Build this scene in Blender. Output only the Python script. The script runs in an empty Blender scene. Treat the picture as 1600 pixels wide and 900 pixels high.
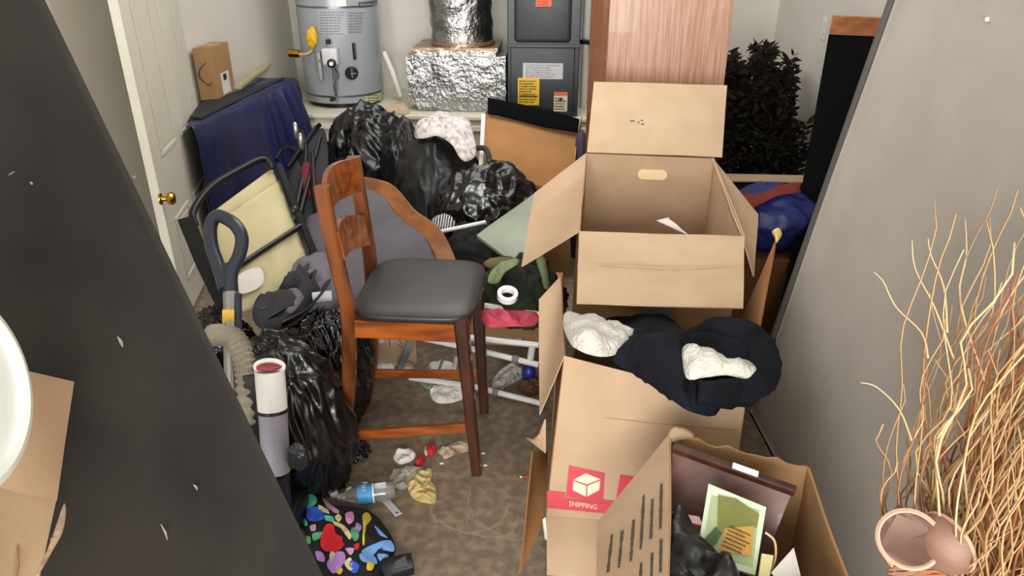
import bpy, bmesh, math, random
from mathutils import Vector, Matrix, noise, geometry
V = Vector
sc = bpy.context.scene
C = sc.collection
# ------------------------------------------------------------------ camera
CAM_H, PITCH, YAW, FPX = 1.75, math.radians(26), math.radians(4), 1160.0
cam_d = bpy.data.cameras.new('camera'); cam = bpy.data.objects.new('camera', cam_d); C.objects.link(cam)
cam_d.sensor_width = 36; cam_d.lens = FPX / 1600 * 36; cam_d.clip_start = .05
cam.location = (0, 0, CAM_H); cam.rotation_euler = (math.pi/2 - PITCH, 0, YAW)
sc.camera = cam
# ------------------------------------------------------------------ world, light, exposure
wd = bpy.data.worlds.new('world'); sc.world = wd; wd.use_nodes = True
bg = wd.node_tree.nodes['Background']; bg.inputs[0].default_value = (.86, .93, 1, 1); bg.inputs[1].default_value = 1.0
def area(name, loc, rot, sx, sy, power, col):
    l = bpy.data.lights.new(name, 'AREA'); l.shape = 'RECTANGLE'; l.size = sx; l.size_y = sy; l.energy = power; l.color = col
    o = bpy.data.objects.new(name, l); C.objects.link(o); o.location = loc; o.rotation_euler = rot
    return o
area('daylight_opening', (-.3, -3.2, 1.6), (math.radians(84), 0, 0), 3.4, 2.3, 400, (1, .985, .965))
area('ceiling_fill_light', (-.3, 3.7, 2.62), (0, 0, 0), 1.6, 2.6, 52, (1, .985, .965))  # added fill under the ceiling to brighten the back; no known lamp
sc.view_settings.view_transform = 'Standard'; sc.view_settings.look = 'None'
sc.view_settings.gamma = 1; sc.view_settings.use_curve_mapping = False
sc.view_settings.exposure = 0.08
# ------------------------------------------------------------------ helpers
_Rr = V((math.cos(YAW), math.sin(YAW), 0)); _Fh = V((-math.sin(YAW), math.cos(YAW), 0))
_F = _Fh*math.cos(PITCH) - V((0, 0, math.sin(PITCH))); _U = _Fh*math.sin(PITCH) + V((0, 0, math.cos(PITCH)))
EYE = V((0, 0, CAM_H))
def ray(x, y): return _Rr*((x-800)/FPX) + _U*((450-y)/FPX) + _F
def at(x, y, d): return EYE + ray(x, y)*d                 # a point d metres deep
def atp(x, y, ax, v):
    r = ray(x, y); return EYE + r*((v-EYE[ax])/r[ax])
def atx(x, y, v): return atp(x, y, 0, v)
def aty(x, y, v): return atp(x, y, 1, v)
def atz(x, y, v=0): return atp(x, y, 2, v)
def atn(x, y, p, n):
    r = ray(x, y); return EYE + r*((p-EYE).dot(n)/r.dot(n))
def lin(h):
    h = h.lstrip('#'); o = []
    for i in (0, 2, 4):
        c = int(h[i:i+2], 16)/255; o.append(c/12.92 if c <= .04045 else ((c+.055)/1.055)**2.4)
    return (*o, 1)
def mat(name, col, rough=.6, metal=0., col2=None, nscale=6, ndetail=6, mix=(.35, .65), bump=0., bscale=40, bdist=.004,
        stretch=(1, 1, 1), ridged=False, spec=.5, coat=0, trans=0, alpha=1, sheen=0, brough=None):
    m = bpy.data.materials.new(name); m.use_nodes = True; nt = m.node_tree; N = nt.nodes; L = nt.links
    b = N['Principled BSDF']; b.inputs['Roughness'].default_value = rough; b.inputs['Metallic'].default_value = metal
    b.inputs['Base Color'].default_value = lin(col); b.inputs['Specular IOR Level'].default_value = spec
    b.inputs['Coat Weight'].default_value = coat; b.inputs['Transmission Weight'].default_value = trans
    b.inputs['Alpha'].default_value = alpha; b.inputs['Sheen Weight'].default_value = sheen
    tc = N.new('ShaderNodeTexCoord'); mp = N.new('ShaderNodeMapping'); mp.inputs['Scale'].default_value = stretch
    L.new(tc.outputs['Object'], mp.inputs['Vector'])
    m['map'] = mp.name
    if col2:
        n = N.new('ShaderNodeTexNoise'); n.inputs['Scale'].default_value = nscale; n.inputs['Detail'].default_value = ndetail
        r = N.new('ShaderNodeValToRGB'); r.color_ramp.elements[0].position = mix[0]; r.color_ramp.elements[1].position = mix[1]
        r.color_ramp.elements[0].color = lin(col); r.color_ramp.elements[1].color = lin(col2)
        L.new(mp.outputs[0], n.inputs['Vector']); L.new(n.outputs['Fac'], r.inputs[0]); L.new(r.outputs[0], b.inputs['Base Color'])
    if bump:
        n2 = N.new('ShaderNodeTexNoise'); n2.inputs['Scale'].default_value = bscale; n2.inputs['Detail'].default_value = 5
        if ridged: n2.noise_type = 'RIDGED_MULTIFRACTAL'
        bp = N.new('ShaderNodeBump'); bp.inputs['Strength'].default_value = bump; bp.inputs['Distance'].default_value = bdist
        L.new(mp.outputs[0], n2.inputs['Vector']); L.new(n2.outputs['Fac'], bp.inputs['Height']); L.new(bp.outputs[0], b.inputs['Normal'])
    return m
base = {}
def wloc(o): return base.get(o.name, V((0, 0, 0)))
def obj(name, g, m, parent=None, smooth=False, label=None, stuff=False):
    me = bpy.data.meshes.new(name)
    b0 = wloc(parent) if parent else V((0, 0, 0))
    me.from_pydata([tuple(V(v)-b0) for v in g[0]], [], g[1]); me.update()
    bm = bmesh.new(); bm.from_mesh(me); bmesh.ops.recalc_face_normals(bm, faces=bm.faces); bm.to_mesh(me); bm.free()
    if smooth:
        me.polygons.foreach_set('use_smooth', [True]*len(me.polygons))
        if smooth != 'all': me.set_sharp_from_angle(angle=math.radians(40))
    if m: me.materials.append(m)
    o = bpy.data.objects.new(name, me); C.objects.link(o)
    if parent: o.parent = parent
    base[o.name] = b0
    if label: o['label'] = label
    if stuff: o['kind'] = 'stuff'
    return o
def thing(name, loc, label, cat, group=None):
    o = bpy.data.objects.new(name, None); o.empty_display_size = .1; C.objects.link(o); o.location = loc
    o['label'] = label; o['category'] = cat
    if group: o['group'] = group
    base[o.name] = V(loc); return o
def solo(name, g, m, label, cat, smooth=False, group=None, stuff=False):
    """a thing that is one mesh, with its origin at its lowest middle"""
    vs = [V(v) for v in g[0]]
    c = V((sum(v.x for v in vs)/len(vs), sum(v.y for v in vs)/len(vs), min(v.z for v in vs)))
    o = obj(name, ([v-c for v in vs], g[1]), m, None, smooth); o.location = c; base[o.name] = c
    o['label'] = label; o['category'] = cat
    if group: o['group'] = group
    if stuff: o['kind'] = 'stuff'
    return o
def struct(name, g, m, parent=None, smooth=False):
    o = obj(name, g, m, parent, smooth)
    if not parent: o['kind'] = 'structure'
    return o
def J(*gs):
    v = []; f = []
    for g in gs:
        k = len(v); v += list(g[0]); f += [tuple(i+k for i in q) for q in g[1]]
    return v, f
def from_bm(bm):
    bm.verts.ensure_lookup_table(); bm.verts.index_update()
    g = [v.co.copy() for v in bm.verts], [tuple(v.index for v in f.verts) for f in bm.faces]
    bm.free(); return g
def box(a, b, bev=0, seg=2):
    bm = bmesh.new(); bmesh.ops.create_cube(bm, size=1)
    a = V(a); b = V(b); s = b-a; c = (a+b)/2
    for v in bm.verts: v.co = V((v.co.x*s.x, v.co.y*s.y, v.co.z*s.z)) + c
    if bev: bmesh.ops.bevel(bm, geom=bm.edges[:], offset=bev, segments=seg, affect='EDGES', profile=.5)
    return from_bm(bm)
def hexa(bot, top, bev=0, seg=2):
    """eight corner solid: four bottom points, four top points"""
    bm = bmesh.new(); b = [bm.verts.new(p) for p in bot]; t = [bm.verts.new(p) for p in top]
    bm.faces.new(b[::-1]); bm.faces.new(t)
    for i in range(4): j = (i+1) % 4; bm.faces.new((b[i], b[j], t[j], t[i]))
    if bev: bmesh.ops.bevel(bm, geom=bm.edges[:], offset=bev, segments=seg, affect='EDGES', profile=.5)
    return from_bm(bm)
def xf(g, o, x, y, z):
    """place a local shape with axes x, y, z at o"""
    o = V(o); x = V(x); y = V(y); z = V(z)
    return [o + x*v[0] + y*v[1] + z*v[2] for v in g[0]], g[1]
def panel(a, b, c, d, t=.004, nu=10, nv=10, bow=0, ns=0, seed=0, nscale=4, ragged=0):
    """a sheet between corners a b c d (bilinear), t thick, bowed and slightly crumpled"""
    a, b, c, d = V(a), V(b), V(c), V(d); n = ((b-a).cross(d-a)).normalized(); rnd = random.Random(seed)
    F = []; Bk = []
    for j in range(nv+1):
        for i in range(nu+1):
            u = i/nu; v = j/nv
            if ragged and j == nv: v += rnd.uniform(-ragged, ragged)
            if ragged and i == nu: u += rnd.uniform(-ragged, ragged)*.6
            p = a*(1-u)*(1-v) + b*u*(1-v) + c*u*v + d*(1-u)*v
            h = bow*16*u*(1-u)*v*(1-v) if bow else 0
            if ns: h += ns*noise.noise(p*nscale + V((seed*3.1, seed, 0)))
            F.append(p + n*(h+t/2)); Bk.append(p + n*(h-t/2))
    W = nu+1; K = len(F); fs = []
    for j in range(nv):
        for i in range(nu):
            q = (j*W+i, j*W+i+1, (j+1)*W+i+1, (j+1)*W+i); fs.append(q); fs.append(tuple(k+K for k in q[::-1]))
    ring = [i for i in range(W)] + [j*W+nu for j in range(1, nv+1)] + [nv*W+i for i in range(nu-1, -1, -1)] + [j*W for j in range(nv-1, 0, -1)]
    for k in range(len(ring)):
        p, q = ring[k], ring[(k+1) % len(ring)]; fs.append((p, p+K, q+K, q))
    return F+Bk, fs
def spline(pts, n=6, closed=False):
    pts = [V(p) for p in pts]; out = []; m = len(pts)
    for i in range(m if closed else m-1):
        if closed: p0, p1, p2, p3 = pts[(i-1) % m], pts[i], pts[(i+1) % m], pts[(i+2) % m]
        else: p0, p1, p2, p3 = pts[max(i-1, 0)], pts[i], pts[i+1], pts[min(i+2, m-1)]
        for k in range(n):
            t = k/n
            out.append(.5*((2*p1) + (p2-p0)*t + (2*p0-5*p1+4*p2-p3)*t*t + (3*p1-p0-3*p2+p3)*t**3))
    if not closed: out.append(pts[-1])
    return out
def tube(pts, r, n=8, closed=False, cap=True, rib=0):
    pts = [V(p) for p in pts]; m = len(pts); vs = []; fs = []
    rad = r if isinstance(r, (list, tuple)) else [r]*m
    up = None
    for i, p in enumerate(pts):
        if closed: t = pts[(i+1) % m]-pts[i-1]
        else: t = pts[min(i+1, m-1)]-pts[max(i-1, 0)]
        t.normalize()
        if up is None: up = t.orthogonal().normalized()
        up = (up - t*up.dot(t)).normalized(); s = t.cross(up)
        rr = rad[i]*(1 + (rib if i % 2 else -rib))
        for k in range(n):
            a = 2*math.pi*k/n; vs.append(p + (up*math.cos(a)+s*math.sin(a))*rr)
    for i in range(m if closed else m-1):
        j = (i+1) % m
        for k in range(n): l = (k+1) % n; fs.append((i*n+k, i*n+l, j*n+l, j*n+k))
    if cap and not closed: fs.append(tuple(range(n))[::-1]); fs.append(tuple(range((m-1)*n, m*n)))
    return vs, fs
def beam(path, w, h, side, bev=.004):
    """a rectangular bar along path; w across the fixed vector side, h the other way (numbers or per-point lists)"""
    path = [V(p) for p in path]; m = len(path); side = V(side).normalized(); vs = []; fs = []
    W = w if isinstance(w, list) else [w]*m; Hh = h if isinstance(h, list) else [h]*m
    for i, p in enumerate(path):
        t = (path[min(i+1, m-1)]-path[max(i-1, 0)]).normalized()
        s = (side - t*side.dot(t)).normalized(); u = t.cross(s); a = W[i]/2; b = Hh[i]/2; e = min(bev, a*.6, b*.6)
        for x, y in ((a-e, b), (a, b-e), (a, e-b), (a-e, -b), (e-a, -b), (-a, e-b), (-a, b-e), (e-a, b)): vs.append(p + s*x + u*y)
    for i in range(m-1):
        for k in range(8): l = (k+1) % 8; fs.append((i*8+k, i*8+l, (i+1)*8+l, (i+1)*8+k))
    fs.append(tuple(range(8))[::-1]); fs.append(tuple(range((m-1)*8, m*8)))
    return vs, fs
def lathe(prof, o, axis=(0, 0, 1), n=32, closed=False):
    """(radius, height) profile turned about axis through o"""
    z = V(axis).normalized(); x = z.orthogonal().normalized(); y = z.cross(x); o = V(o); vs = []; fs = []
    for r, h in prof:
        for k in range(n): a = 2*math.pi*k/n; vs.append(o + z*h + (x*math.cos(a)+y*math.sin(a))*max(r, 1e-4))
    m = len(prof)
    for i in range(m if closed else m-1):
        j = (i+1) % m
        for k in range(n): l = (k+1) % n; fs.append((i*n+k, i*n+l, j*n+l, j*n+k))
    if not closed: fs.append(tuple(range(n))[::-1]); fs.append(tuple(range((m-1)*n, m*n)))
    return vs, fs
def fbm(p, o=4):
    return sum(noise.noise(p*(2**k))/(2**k) for k in range(o))
def rdg(p, o=3):
    return sum((1-abs(noise.noise(p*(2**k)))*2)/(2**k) for k in range(o))
def lump(c, r, seed=0, amp=.16, crease=.05, cs=(7, 7, 3), floor=None, sub=5, rot=0, taper=0):
    """a filled sack: an uneven ball with gathered folds, its underside flat on what carries it"""
    bm = bmesh.new(); bmesh.ops.create_icosphere(bm, subdivisions=sub, radius=1); c = V(c); r = V(r); off = V((seed*7.3, seed*2.1, seed*5.7))
    M = Matrix.Rotation(rot, 3, 'Z'); S = V(cs)*.4
    for v in bm.verts:
        n = v.co.copy()
        w = n + noise.noise_vector(n*1.4+off)*.35
        q = V((w.x*S.x, w.y*S.y, w.z*S.z))
        a1 = 1-abs(noise.noise(q+off))*2.2; a2 = 1-abs(noise.noise(q*2.3+off))*2.2; a3 = noise.noise(q*5+off)
        k = 1 + amp*fbm(n*1.3+off, 3) + crease*(a1*abs(a1)-.4 + .5*a2 + .22*a3)
        tx = 1-taper*max(0, n.z)
        p = c + M @ V((n.x*r.x*k*tx, n.y*r.y*k*tx, n.z*r.z*k))
        if floor is not None and p.z < floor: p.z = floor + (p.z-floor)*.02
        v.co = p
    return from_bm(bm)
def inflated(outl, thick, res=.02, seed=0, wr=0, ws=12, back=.25, edge=None, smooth_n=4, facing=None, sharp=False):
    """cloth or soft heap: a closed outline of 3-D points, puffed to both sides of its mean plane"""
    P = [V(p) for p in outl]
    if not sharp: P = spline(P, smooth_n, True)
    c = sum(P, V((0, 0, 0)))/len(P); n = V((0, 0, 0))
    for i in range(len(P)): n += (P[i]-c).cross(P[(i+1) % len(P)]-c)
    n.normalize(); f = V(facing) if facing is not None else (EYE-c)
    if n.dot(f) < 0: n = -n
    x = n.orthogonal().normalized(); y = n.cross(x)
    q2 = [V(((p-c).dot(x), (p-c).dot(y))) for p in P]; offs = [(p-c).dot(n) for p in P]
    B = []
    Bo = []
    for i in range(len(q2)):
        a, b = q2[i], q2[(i+1) % len(q2)]; k = max(1, int((b-a).length/res))
        for t in range(k): B.append(a.lerp(b, t/k)); Bo.append(offs[i]*(1-t/k)+offs[(i+1) % len(q2)]*t/k)
    nb = len(B); lo = [min(p[i] for p in B) for i in (0, 1)]; hi = [max(p[i] for p in B) for i in (0, 1)]
    def inside(p):
        r = False; j = nb-1
        for i in range(nb):
            a, b = B[i], B[j]
            if (a.y > p.y) != (b.y > p.y) and p.x < (b.x-a.x)*(p.y-a.y)/(b.y-a.y)+a.x: r = not r
            j = i
        return r
    def dist(p): return min((p-b).length for b in B)
    pts = list(B); rnd = random.Random(seed); yy = lo[1]
    while yy < hi[1]:
        xx = lo[0]
        while xx < hi[0]:
            p = V((xx+rnd.uniform(-.2, .2)*res, yy+rnd.uniform(-.2, .2)*res)); xx += res
            if inside(p) and dist(p) > res*.55: pts.append(p)
        yy += res
    vo, eo, fo, ov, _, _ = geometry.delaunay_2d_cdt(pts, [(i, (i+1) % nb) for i in range(nb)], [], 1, 1e-6)
    e = edge or max(hi[0]-lo[0], hi[1]-lo[1])*.28
    top = []; bot = []; K = len(vo)
    for i, p in enumerate(vo):
        src = ov[i][0] if ov[i] else -1
        isb = 0 <= src < nb
        if isb: h = Bo[src]; t = 0
        else:
            w = [1/((p-b).length_squared+1e-5) for b in B]; s = sum(w); h = sum(a*b for a, b in zip(w, Bo))/s
            t = min(1, dist(p)/e); t = t*(2-t)*.55 + .45*math.sqrt(1-(1-t)**2)
        P3 = c + x*p.x + y*p.y + n*h
        wv = wr*(rdg((P3+noise.noise_vector(P3*ws*.3)*.08)*ws*.6+V((seed, seed*2, 0)), 3)-.6+.8*noise.noise(P3*ws*.35))*min(1, t*1.6) if wr else 0
        top.append(P3 + n*(t*thick+wv+.001)); bot.append(P3 - n*(t*thick*back+.001))
    fs = [tuple(f) for f in fo] + [tuple(i+K for i in f[::-1]) for f in fo]
    cnt = {}
    for f in fo:
        for i in range(len(f)):
            k = (f[i], f[(i+1) % len(f)]); kk = tuple(sorted(k)); cnt.setdefault(kk, []).append(k)
    for kk, l in cnt.items():
        if len(l) == 1: a, b = l[0]; fs.append((b, a, a+K, b+K))
    return top+bot, fs
def text(s, o, r, u, size, thick=.0006, align='CENTER'):
    cu = bpy.data.curves.new('t', 'FONT'); cu.body = s; cu.size = size; cu.align_x = align; cu.align_y = 'CENTER'; cu.resolution_u = 2
    ob = bpy.data.objects.new('t', cu); C.objects.link(ob); dg = bpy.context.evaluated_depsgraph_get()
    me = bpy.data.meshes.new_from_object(ob.evaluated_get(dg)); r = V(r).normalized(); u = V(u).normalized(); n = r.cross(u)
    g = ([V(o) + r*v.co.x + u*v.co.y + n*thick for v in me.vertices], [tuple(p.vertices) for p in me.polygons])
    bpy.data.objects.remove(ob); bpy.data.curves.remove(cu); bpy.data.meshes.remove(me); return g
def quadp(o, r, u, w, h, t=.0008):
    """a thin printed or stuck-on rectangle centred at o"""
    o = V(o); r = V(r).normalized(); u = V(u).normalized(); n = r.cross(u).normalized()
    return xf(box((-w/2, -h/2, -t/2), (w/2, h/2, t/2)), o, r, u, n)
def lines(o, r, u, w, h, rows, seed=0, fill=.62, lift=.0008):
    """rows of illegible print as small dashes"""
    rnd = random.Random(seed); gs = []; o = V(o); r = V(r).normalized(); u = V(u).normalized()
    for k in range(rows):
        y = h/2 - h*(k+.5)/rows; x = -w/2; end = w/2*rnd.uniform(.35, 1)
        while x < end:
            l = rnd.uniform(.03, .11)*w; l = min(l, end-x)
            gs.append(quadp(o + r*(x+l/2)+u*y, r, u, l, h/rows*fill*rnd.uniform(.6, 1), lift)); x += l + .022*w
    return J(*gs)
# ------------------------------------------------------------------ materials
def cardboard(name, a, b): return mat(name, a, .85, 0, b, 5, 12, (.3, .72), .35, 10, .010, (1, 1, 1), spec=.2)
M_card = cardboard('cardboard', '#b99e82', '#ab8f72'); M_card2 = cardboard('cardboard_brown', '#ae8a62', '#a17c54')  # the brown tone also stands in for shaded box sides
M_cardpale = cardboard('cardboard_pale', '#bda589', '#b0977a'); M_carddk = cardboard('cardboard_dark', '#946c46', '#875f3b')  # pale for lit flaps, dark for shaded sides, put into the colour
M_wall = mat('painted_wall', '#e0dbd1', .75, 0, '#d8d3c9', 2, 4, (.3, .7), .1, 90, .002)
M_ceil = mat('ceiling_paint', '#dddbd6', .9)
M_trim = mat('white_trim_paint', '#e4dfcc', .45, 0, '#dcd6c0', 3)
M_door = mat('cream_door_paint', '#dcd8c8', .45, 0, '#d3cebd', 2)
M_brass = mat('brass', '#c79a3c', .25, 1)
M_plat = mat('platform_paint', '#cfc8b5', .7, 0, '#b9b09a', 5)
def wood(name, a, b, s=(14, 2, 2), rough=.35, coat=.3, sc_=2.5):
    m = mat(name, a, rough, 0, b, sc_, 10, (.36, .64), .12, 30, .001, s, coat=coat); return m
M_cherry = wood('cherry_wood_lacquer', '#80461f', '#4c230b', (3, 3, .8), .3, .4, 6)
M_cherryh = wood('cherry_wood_rail', '#a2551f', '#6c3410', (1, 4, 5), .3, .4, 6)
M_dkwood = wood('dark_brown_wood', '#4a2417', '#2c150e', (3, 3, .8), .35, .3, 6)
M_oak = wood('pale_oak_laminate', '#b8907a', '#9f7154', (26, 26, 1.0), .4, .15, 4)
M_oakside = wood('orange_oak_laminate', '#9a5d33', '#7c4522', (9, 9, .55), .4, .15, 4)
M_oldwood = wood('worn_orange_wood', '#8f5724', '#6d3f18', (2, 2, 6), .45, .1, 5)
M_leather = mat('black_leatherette', '#211f1f', .42, 0, '#292727', 5, 6, (.4, .6), .2, 220, .0006, spec=.5)
M_bag = mat('black_bin_bag', '#0b0b0c', .24, 0, '#111113', 4, 4, (.4, .6), .55, 26, .008, (1, 1, .5), spec=.55, coat=.15)
M_bagmatte = mat('matt_black_bag', '#111112', .4, 0, '#171718', 5, 5, (.4, .6), .5, 24, .008, (1, 1, .5))
M_foil = mat('foil_wrap', '#bdbcba', .28, 1, '#a3a2a0', 9, 6, (.3, .7), .8, 42, .012)
M_foilbrown = mat('foil_brown_tape', '#a98a6a', .35, .6, '#8d7258', 8, 6, (.3, .7), .5, 14, .02)
M_tank = mat('grey_tank_enamel', '#a3a8ae', .3, .12, '#9a9fa5', 2, 3, (.3, .7))
M_tanktrim = mat('grey_steel_band', '#777c82', .3, .8)
M_white = mat('white_plastic', '#e6e5e1', .35); M_paper = mat('white_paper', '#e2ded6', .8, 0, '#d3cec4', 8)
M_print = mat('dark_print', '#4b4238', .8); M_black = mat('black_plastic', '#17171a', .35); M_blackmetal = mat('black_enamelled_metal', '#141414', .35, .4)
M_yellow = mat('yellow_plastic', '#e2b21a', .45); M_orange = mat('orange_sticker', '#e2673a', .6); M_red = mat('red_print', '#bf2336', .6)
M_furn = mat('charcoal_enamel', '#34393a', .35, .3, '#3b4041', 4, 5, (.3, .7), .1, 70, .002)
M_furn2 = mat('charcoal_panel_enamel', '#3a3f3f', .38, .3, '#424747', 30, 5, (.3, .7), .2, 120, .002)
M_greylabel = mat('grey_label', '#b9babb', .5); M_pvc = mat('pvc_white', '#d6d3cb', .4)
M_box_spring = mat('black_dust_cover', '#1f1c19', .9, 0, '#443d37', 2.6, 9, (.42, .9), .25, 260, .001, spec=.2, sheen=.1)  # mottled fabric; the lighter patches also paint in its sheen
M_scuff = mat('pale_scuff', '#8f8a84', .9)
M_grey = mat('grey_linen', '#b0a99f', .92, 0, '#a7a096', 5, 10, (.3, .7), .3, 240, .001, spec=.15)
M_greytrim = mat('dark_grey_piping', '#4e4a47', .8)
M_navy = mat('navy_nylon', '#252b5c', .34, 0, '#1b2045', 3, 5, (.35, .65), .35, 14, .012, (1, 1, .3), spec=.5)
M_dkcloth = mat('charcoal_cloth', '#26262a', .85, 0, '#303034', 6)
M_cream = mat('cream_canvas', '#c6bb93', .8, 0, '#b7aa7e', 3, 6, (.3, .7), .15, 150, .001)
M_lav = mat('lavender_grey_cloth', '#77727c', .9, 0, '#5f5b66', 6, 6, (.3, .7), .3, 30, .004)
M_upgrey = mat('grey_upholstery', '#5c595f', .9, 0, '#4e4b51', 5, 8, (.3, .7), .3, 160, .001)
M_floor = None
M_blackfur = mat('black_fleece', '#07080c', .9, 0, '#181c28', 9, 8, (.35, .75), 1, 110, .008, spec=.2)  # the lighter second colour paints in the fleece's sheen
M_sherpa = mat('white_sherpa', '#d9d5cc', .95, 0, '#c7c1b4', 26, 5, (.35, .65), 1, 90, .01, spec=.1)
M_plasticgreen = mat('grey_green_plastic', '#8b937f', .4, 0, '#7b836f', 5)
M_blue = mat('blue_bag_nylon', '#1f2c77', .45, 0, '#182257', 4, 5, (.35, .65), .4, 10, .012)
M_leaf = mat('dark_leaf', '#10140d', .7, 0, '#1f130e', 7, 3, (.42, .58), spec=.15)
M_stem = mat('dark_stem', '#231a14', .8)
M_tube = mat('white_enamelled_tube', '#dad8d2', .3, .1); M_greyclip = mat('grey_plastic_clip', '#6d6f70', .5); M_steel = mat('brushed_steel', '#b0b0ae', .3, .9)
M_vac = mat('slate_plastic', '#2c323c', .3); M_hose = mat('beige_hose', '#98917f', .5, 0, '#857e6d', 8); M_bin = mat('lavender_clear_plastic', '#9d9aa8', .25, 0, '#8b8896', 5, coat=.2)
M_vacred = mat('red_plastic', '#a31b2c', .3)
M_willow = mat('pale_dried_willow', '#d9bc90', .7, 0, '#c9a470', 5); M_willow2 = mat('russet_dried_willow', '#a86a44', .75, 0, '#905536', 5); M_willow3 = mat('tan_dried_willow', '#c09a6c', .7, 0, '#a98052', 5)
M_pod = mat('brown_pod_shell', '#917061', .6, 0, '#755443', 4, 8, (.3, .7), .3, 40, .003, (1, 1, 5)); M_podin = mat('pod_inner', '#6f3f1f', .6, 0, '#4f2b14', 3, 8, (.3, .7), .3, 30, .003, (6, 1, 1)); M_podrim = mat('pod_rim', '#c9a48c', .6)
M_clear = mat('clear_plastic', '#f4f8fa', .08, 0, trans=.92, bump=.5, bscale=30, bdist=.004)
M_lblue = mat('blue_bottle_label', '#3f8fc6', .5); M_film = mat('cloudy_film', '#b9b5a8', .3, 0, '#9f9a8c', 8, trans=.25, bump=.6, bscale=30)
M_towel = mat('yellowed_paper_towel', '#cfbf8b', .9, 0, '#b9a163', 6, 6, (.35, .65), .4, 60, .002)
M_mint = mat('mint_card', '#c3d2b4', .7); M_olive = mat('olive_print', '#5d6a32', .7, 0, '#7d7a3c', 6); M_gold = mat('ochre_print', '#b88c3e', .7)
M_frame = wood('mauve_brown_wood', '#74544b', '#5f433c', (3, 6, 3), .4, .2, 4)
M_camo = mat('dark_green_cloth', '#161c12', .9, 0, '#27331c', 7, 4, (.4, .6), .4, 22, .006); M_sage = mat('sage_cloth', '#7d8a62', .9, 0, '#6a7651', 6)
M_pink = mat('pink_wrap', '#b8384e', .6, 0, '#a02c41', 8); M_tapegrey = mat('grey_duct_tape', '#85848a', .35, .2, '#77767c', 10)
M_speck = mat('speckled_white_cloth', '#cbc3bf', .9, 0, '#8b8386', 40, 3, (.45, .7), .4, 20, .006)
M_stripe = mat('striped_knit', '#a8a6a4', .9)
def special():
    global M_floor, M_patch
    m = mat('stained_concrete', '#94836d', .8, 0, '#716252', 1.6, 10, (.3, .72), .25, 45, .002)
    nt = m.node_tree; N = nt.nodes; L = nt.links; b = N['Principled BSDF']; mp = N[m['map']]
    src = b.inputs['Base Color'].links[0].from_socket
    n = N.new('ShaderNodeTexNoise'); n.inputs['Scale'].default_value = 28; n.inputs['Detail'].default_value = 8
    r = N.new('ShaderNodeValToRGB'); r.color_ramp.elements[0].position = .42; r.color_ramp.elements[1].position = .72
    r.color_ramp.elements[0].color = (.55, .55, .55, 1); r.color_ramp.elements[1].color = (1.35, 1.3, 1.2, 1)
    mx = N.new('ShaderNodeMix'); mx.data_type = 'RGBA'; mx.blend_type = 'MULTIPLY'; mx.inputs[0].default_value = .7
    L.new(mp.outputs[0], n.inputs['Vector']); L.new(n.outputs['Fac'], r.inputs[0]); L.new(src, mx.inputs[6]); L.new(r.outputs[0], mx.inputs[7])
    ge = N.new('ShaderNodeTexCoord'); vn = N.new('ShaderNodeTexNoise'); vn.inputs['Scale'].default_value = 9
    L.new(ge.outputs['Object'], vn.inputs['Vector'])
    def mth(op, a, b2=None):
        q = N.new('ShaderNodeMath'); q.operation = op
        for k, x in enumerate((a, b2)):
            if x is None: continue
            if isinstance(x, (int, float)): q.inputs[k].default_value = x
            else: L.new(x, q.inputs[k])
        return q.outputs[0]
    cur = mx.outputs[2]
    for cpt, rad, wdt in ((atz(735, 790, 0), .125, .006), (atz(770, 810, 0), .085, .004), (atz(830, 770, 0), .22, .004)):
        sb = N.new('ShaderNodeVectorMath'); sb.operation = 'DISTANCE'; L.new(ge.outputs['Object'], sb.inputs[0]); sb.inputs[1].default_value = cpt
        dd = mth('ADD', sb.outputs['Value'], mth('MULTIPLY', vn.outputs['Fac'], .07))
        k = mth('ABSOLUTE', mth('SUBTRACT', dd, rad+.035)); k = mth('SUBTRACT', 1, mth('DIVIDE', k, wdt)); k = mth('MAXIMUM', k, 0)
        sx_ = N.new('ShaderNodeSeparateXYZ'); L.new(ge.outputs['Object'], sx_.inputs[0])
        lo_ = mth('LESS_THAN', sx_.outputs[1], cpt.y+.02); k = mth('MULTIPLY', mth('MULTIPLY', k, lo_), .5)
        m2 = N.new('ShaderNodeMix'); m2.data_type = 'RGBA'; L.new(k, m2.inputs[0]); L.new(cur, m2.inputs[6]); m2.inputs[7].default_value = lin('#a89a86'); cur = m2.outputs[2]
    L.new(cur, b.inputs['Base Color']); M_floor = m
    # stripes
    nt = M_stripe.node_tree; N = nt.nodes; L = nt.links; w = N.new('ShaderNodeTexWave'); w.inputs['Scale'].default_value = 28; w.inputs['Distortion'].default_value = 2
    r = N.new('ShaderNodeValToRGB'); r.color_ramp.elements[0].position = .4; r.color_ramp.elements[1].position = .6
    r.color_ramp.elements[0].color = lin('#1c1c1e'); r.color_ramp.elements[1].color = lin('#b9b7b4')
    L.new(N[M_stripe['map']].outputs[0], w.inputs['Vector']); L.new(w.outputs['Fac'], r.inputs[0]); L.new(r.outputs[0], N['Principled BSDF'].inputs['Base Color'])
special()
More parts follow.
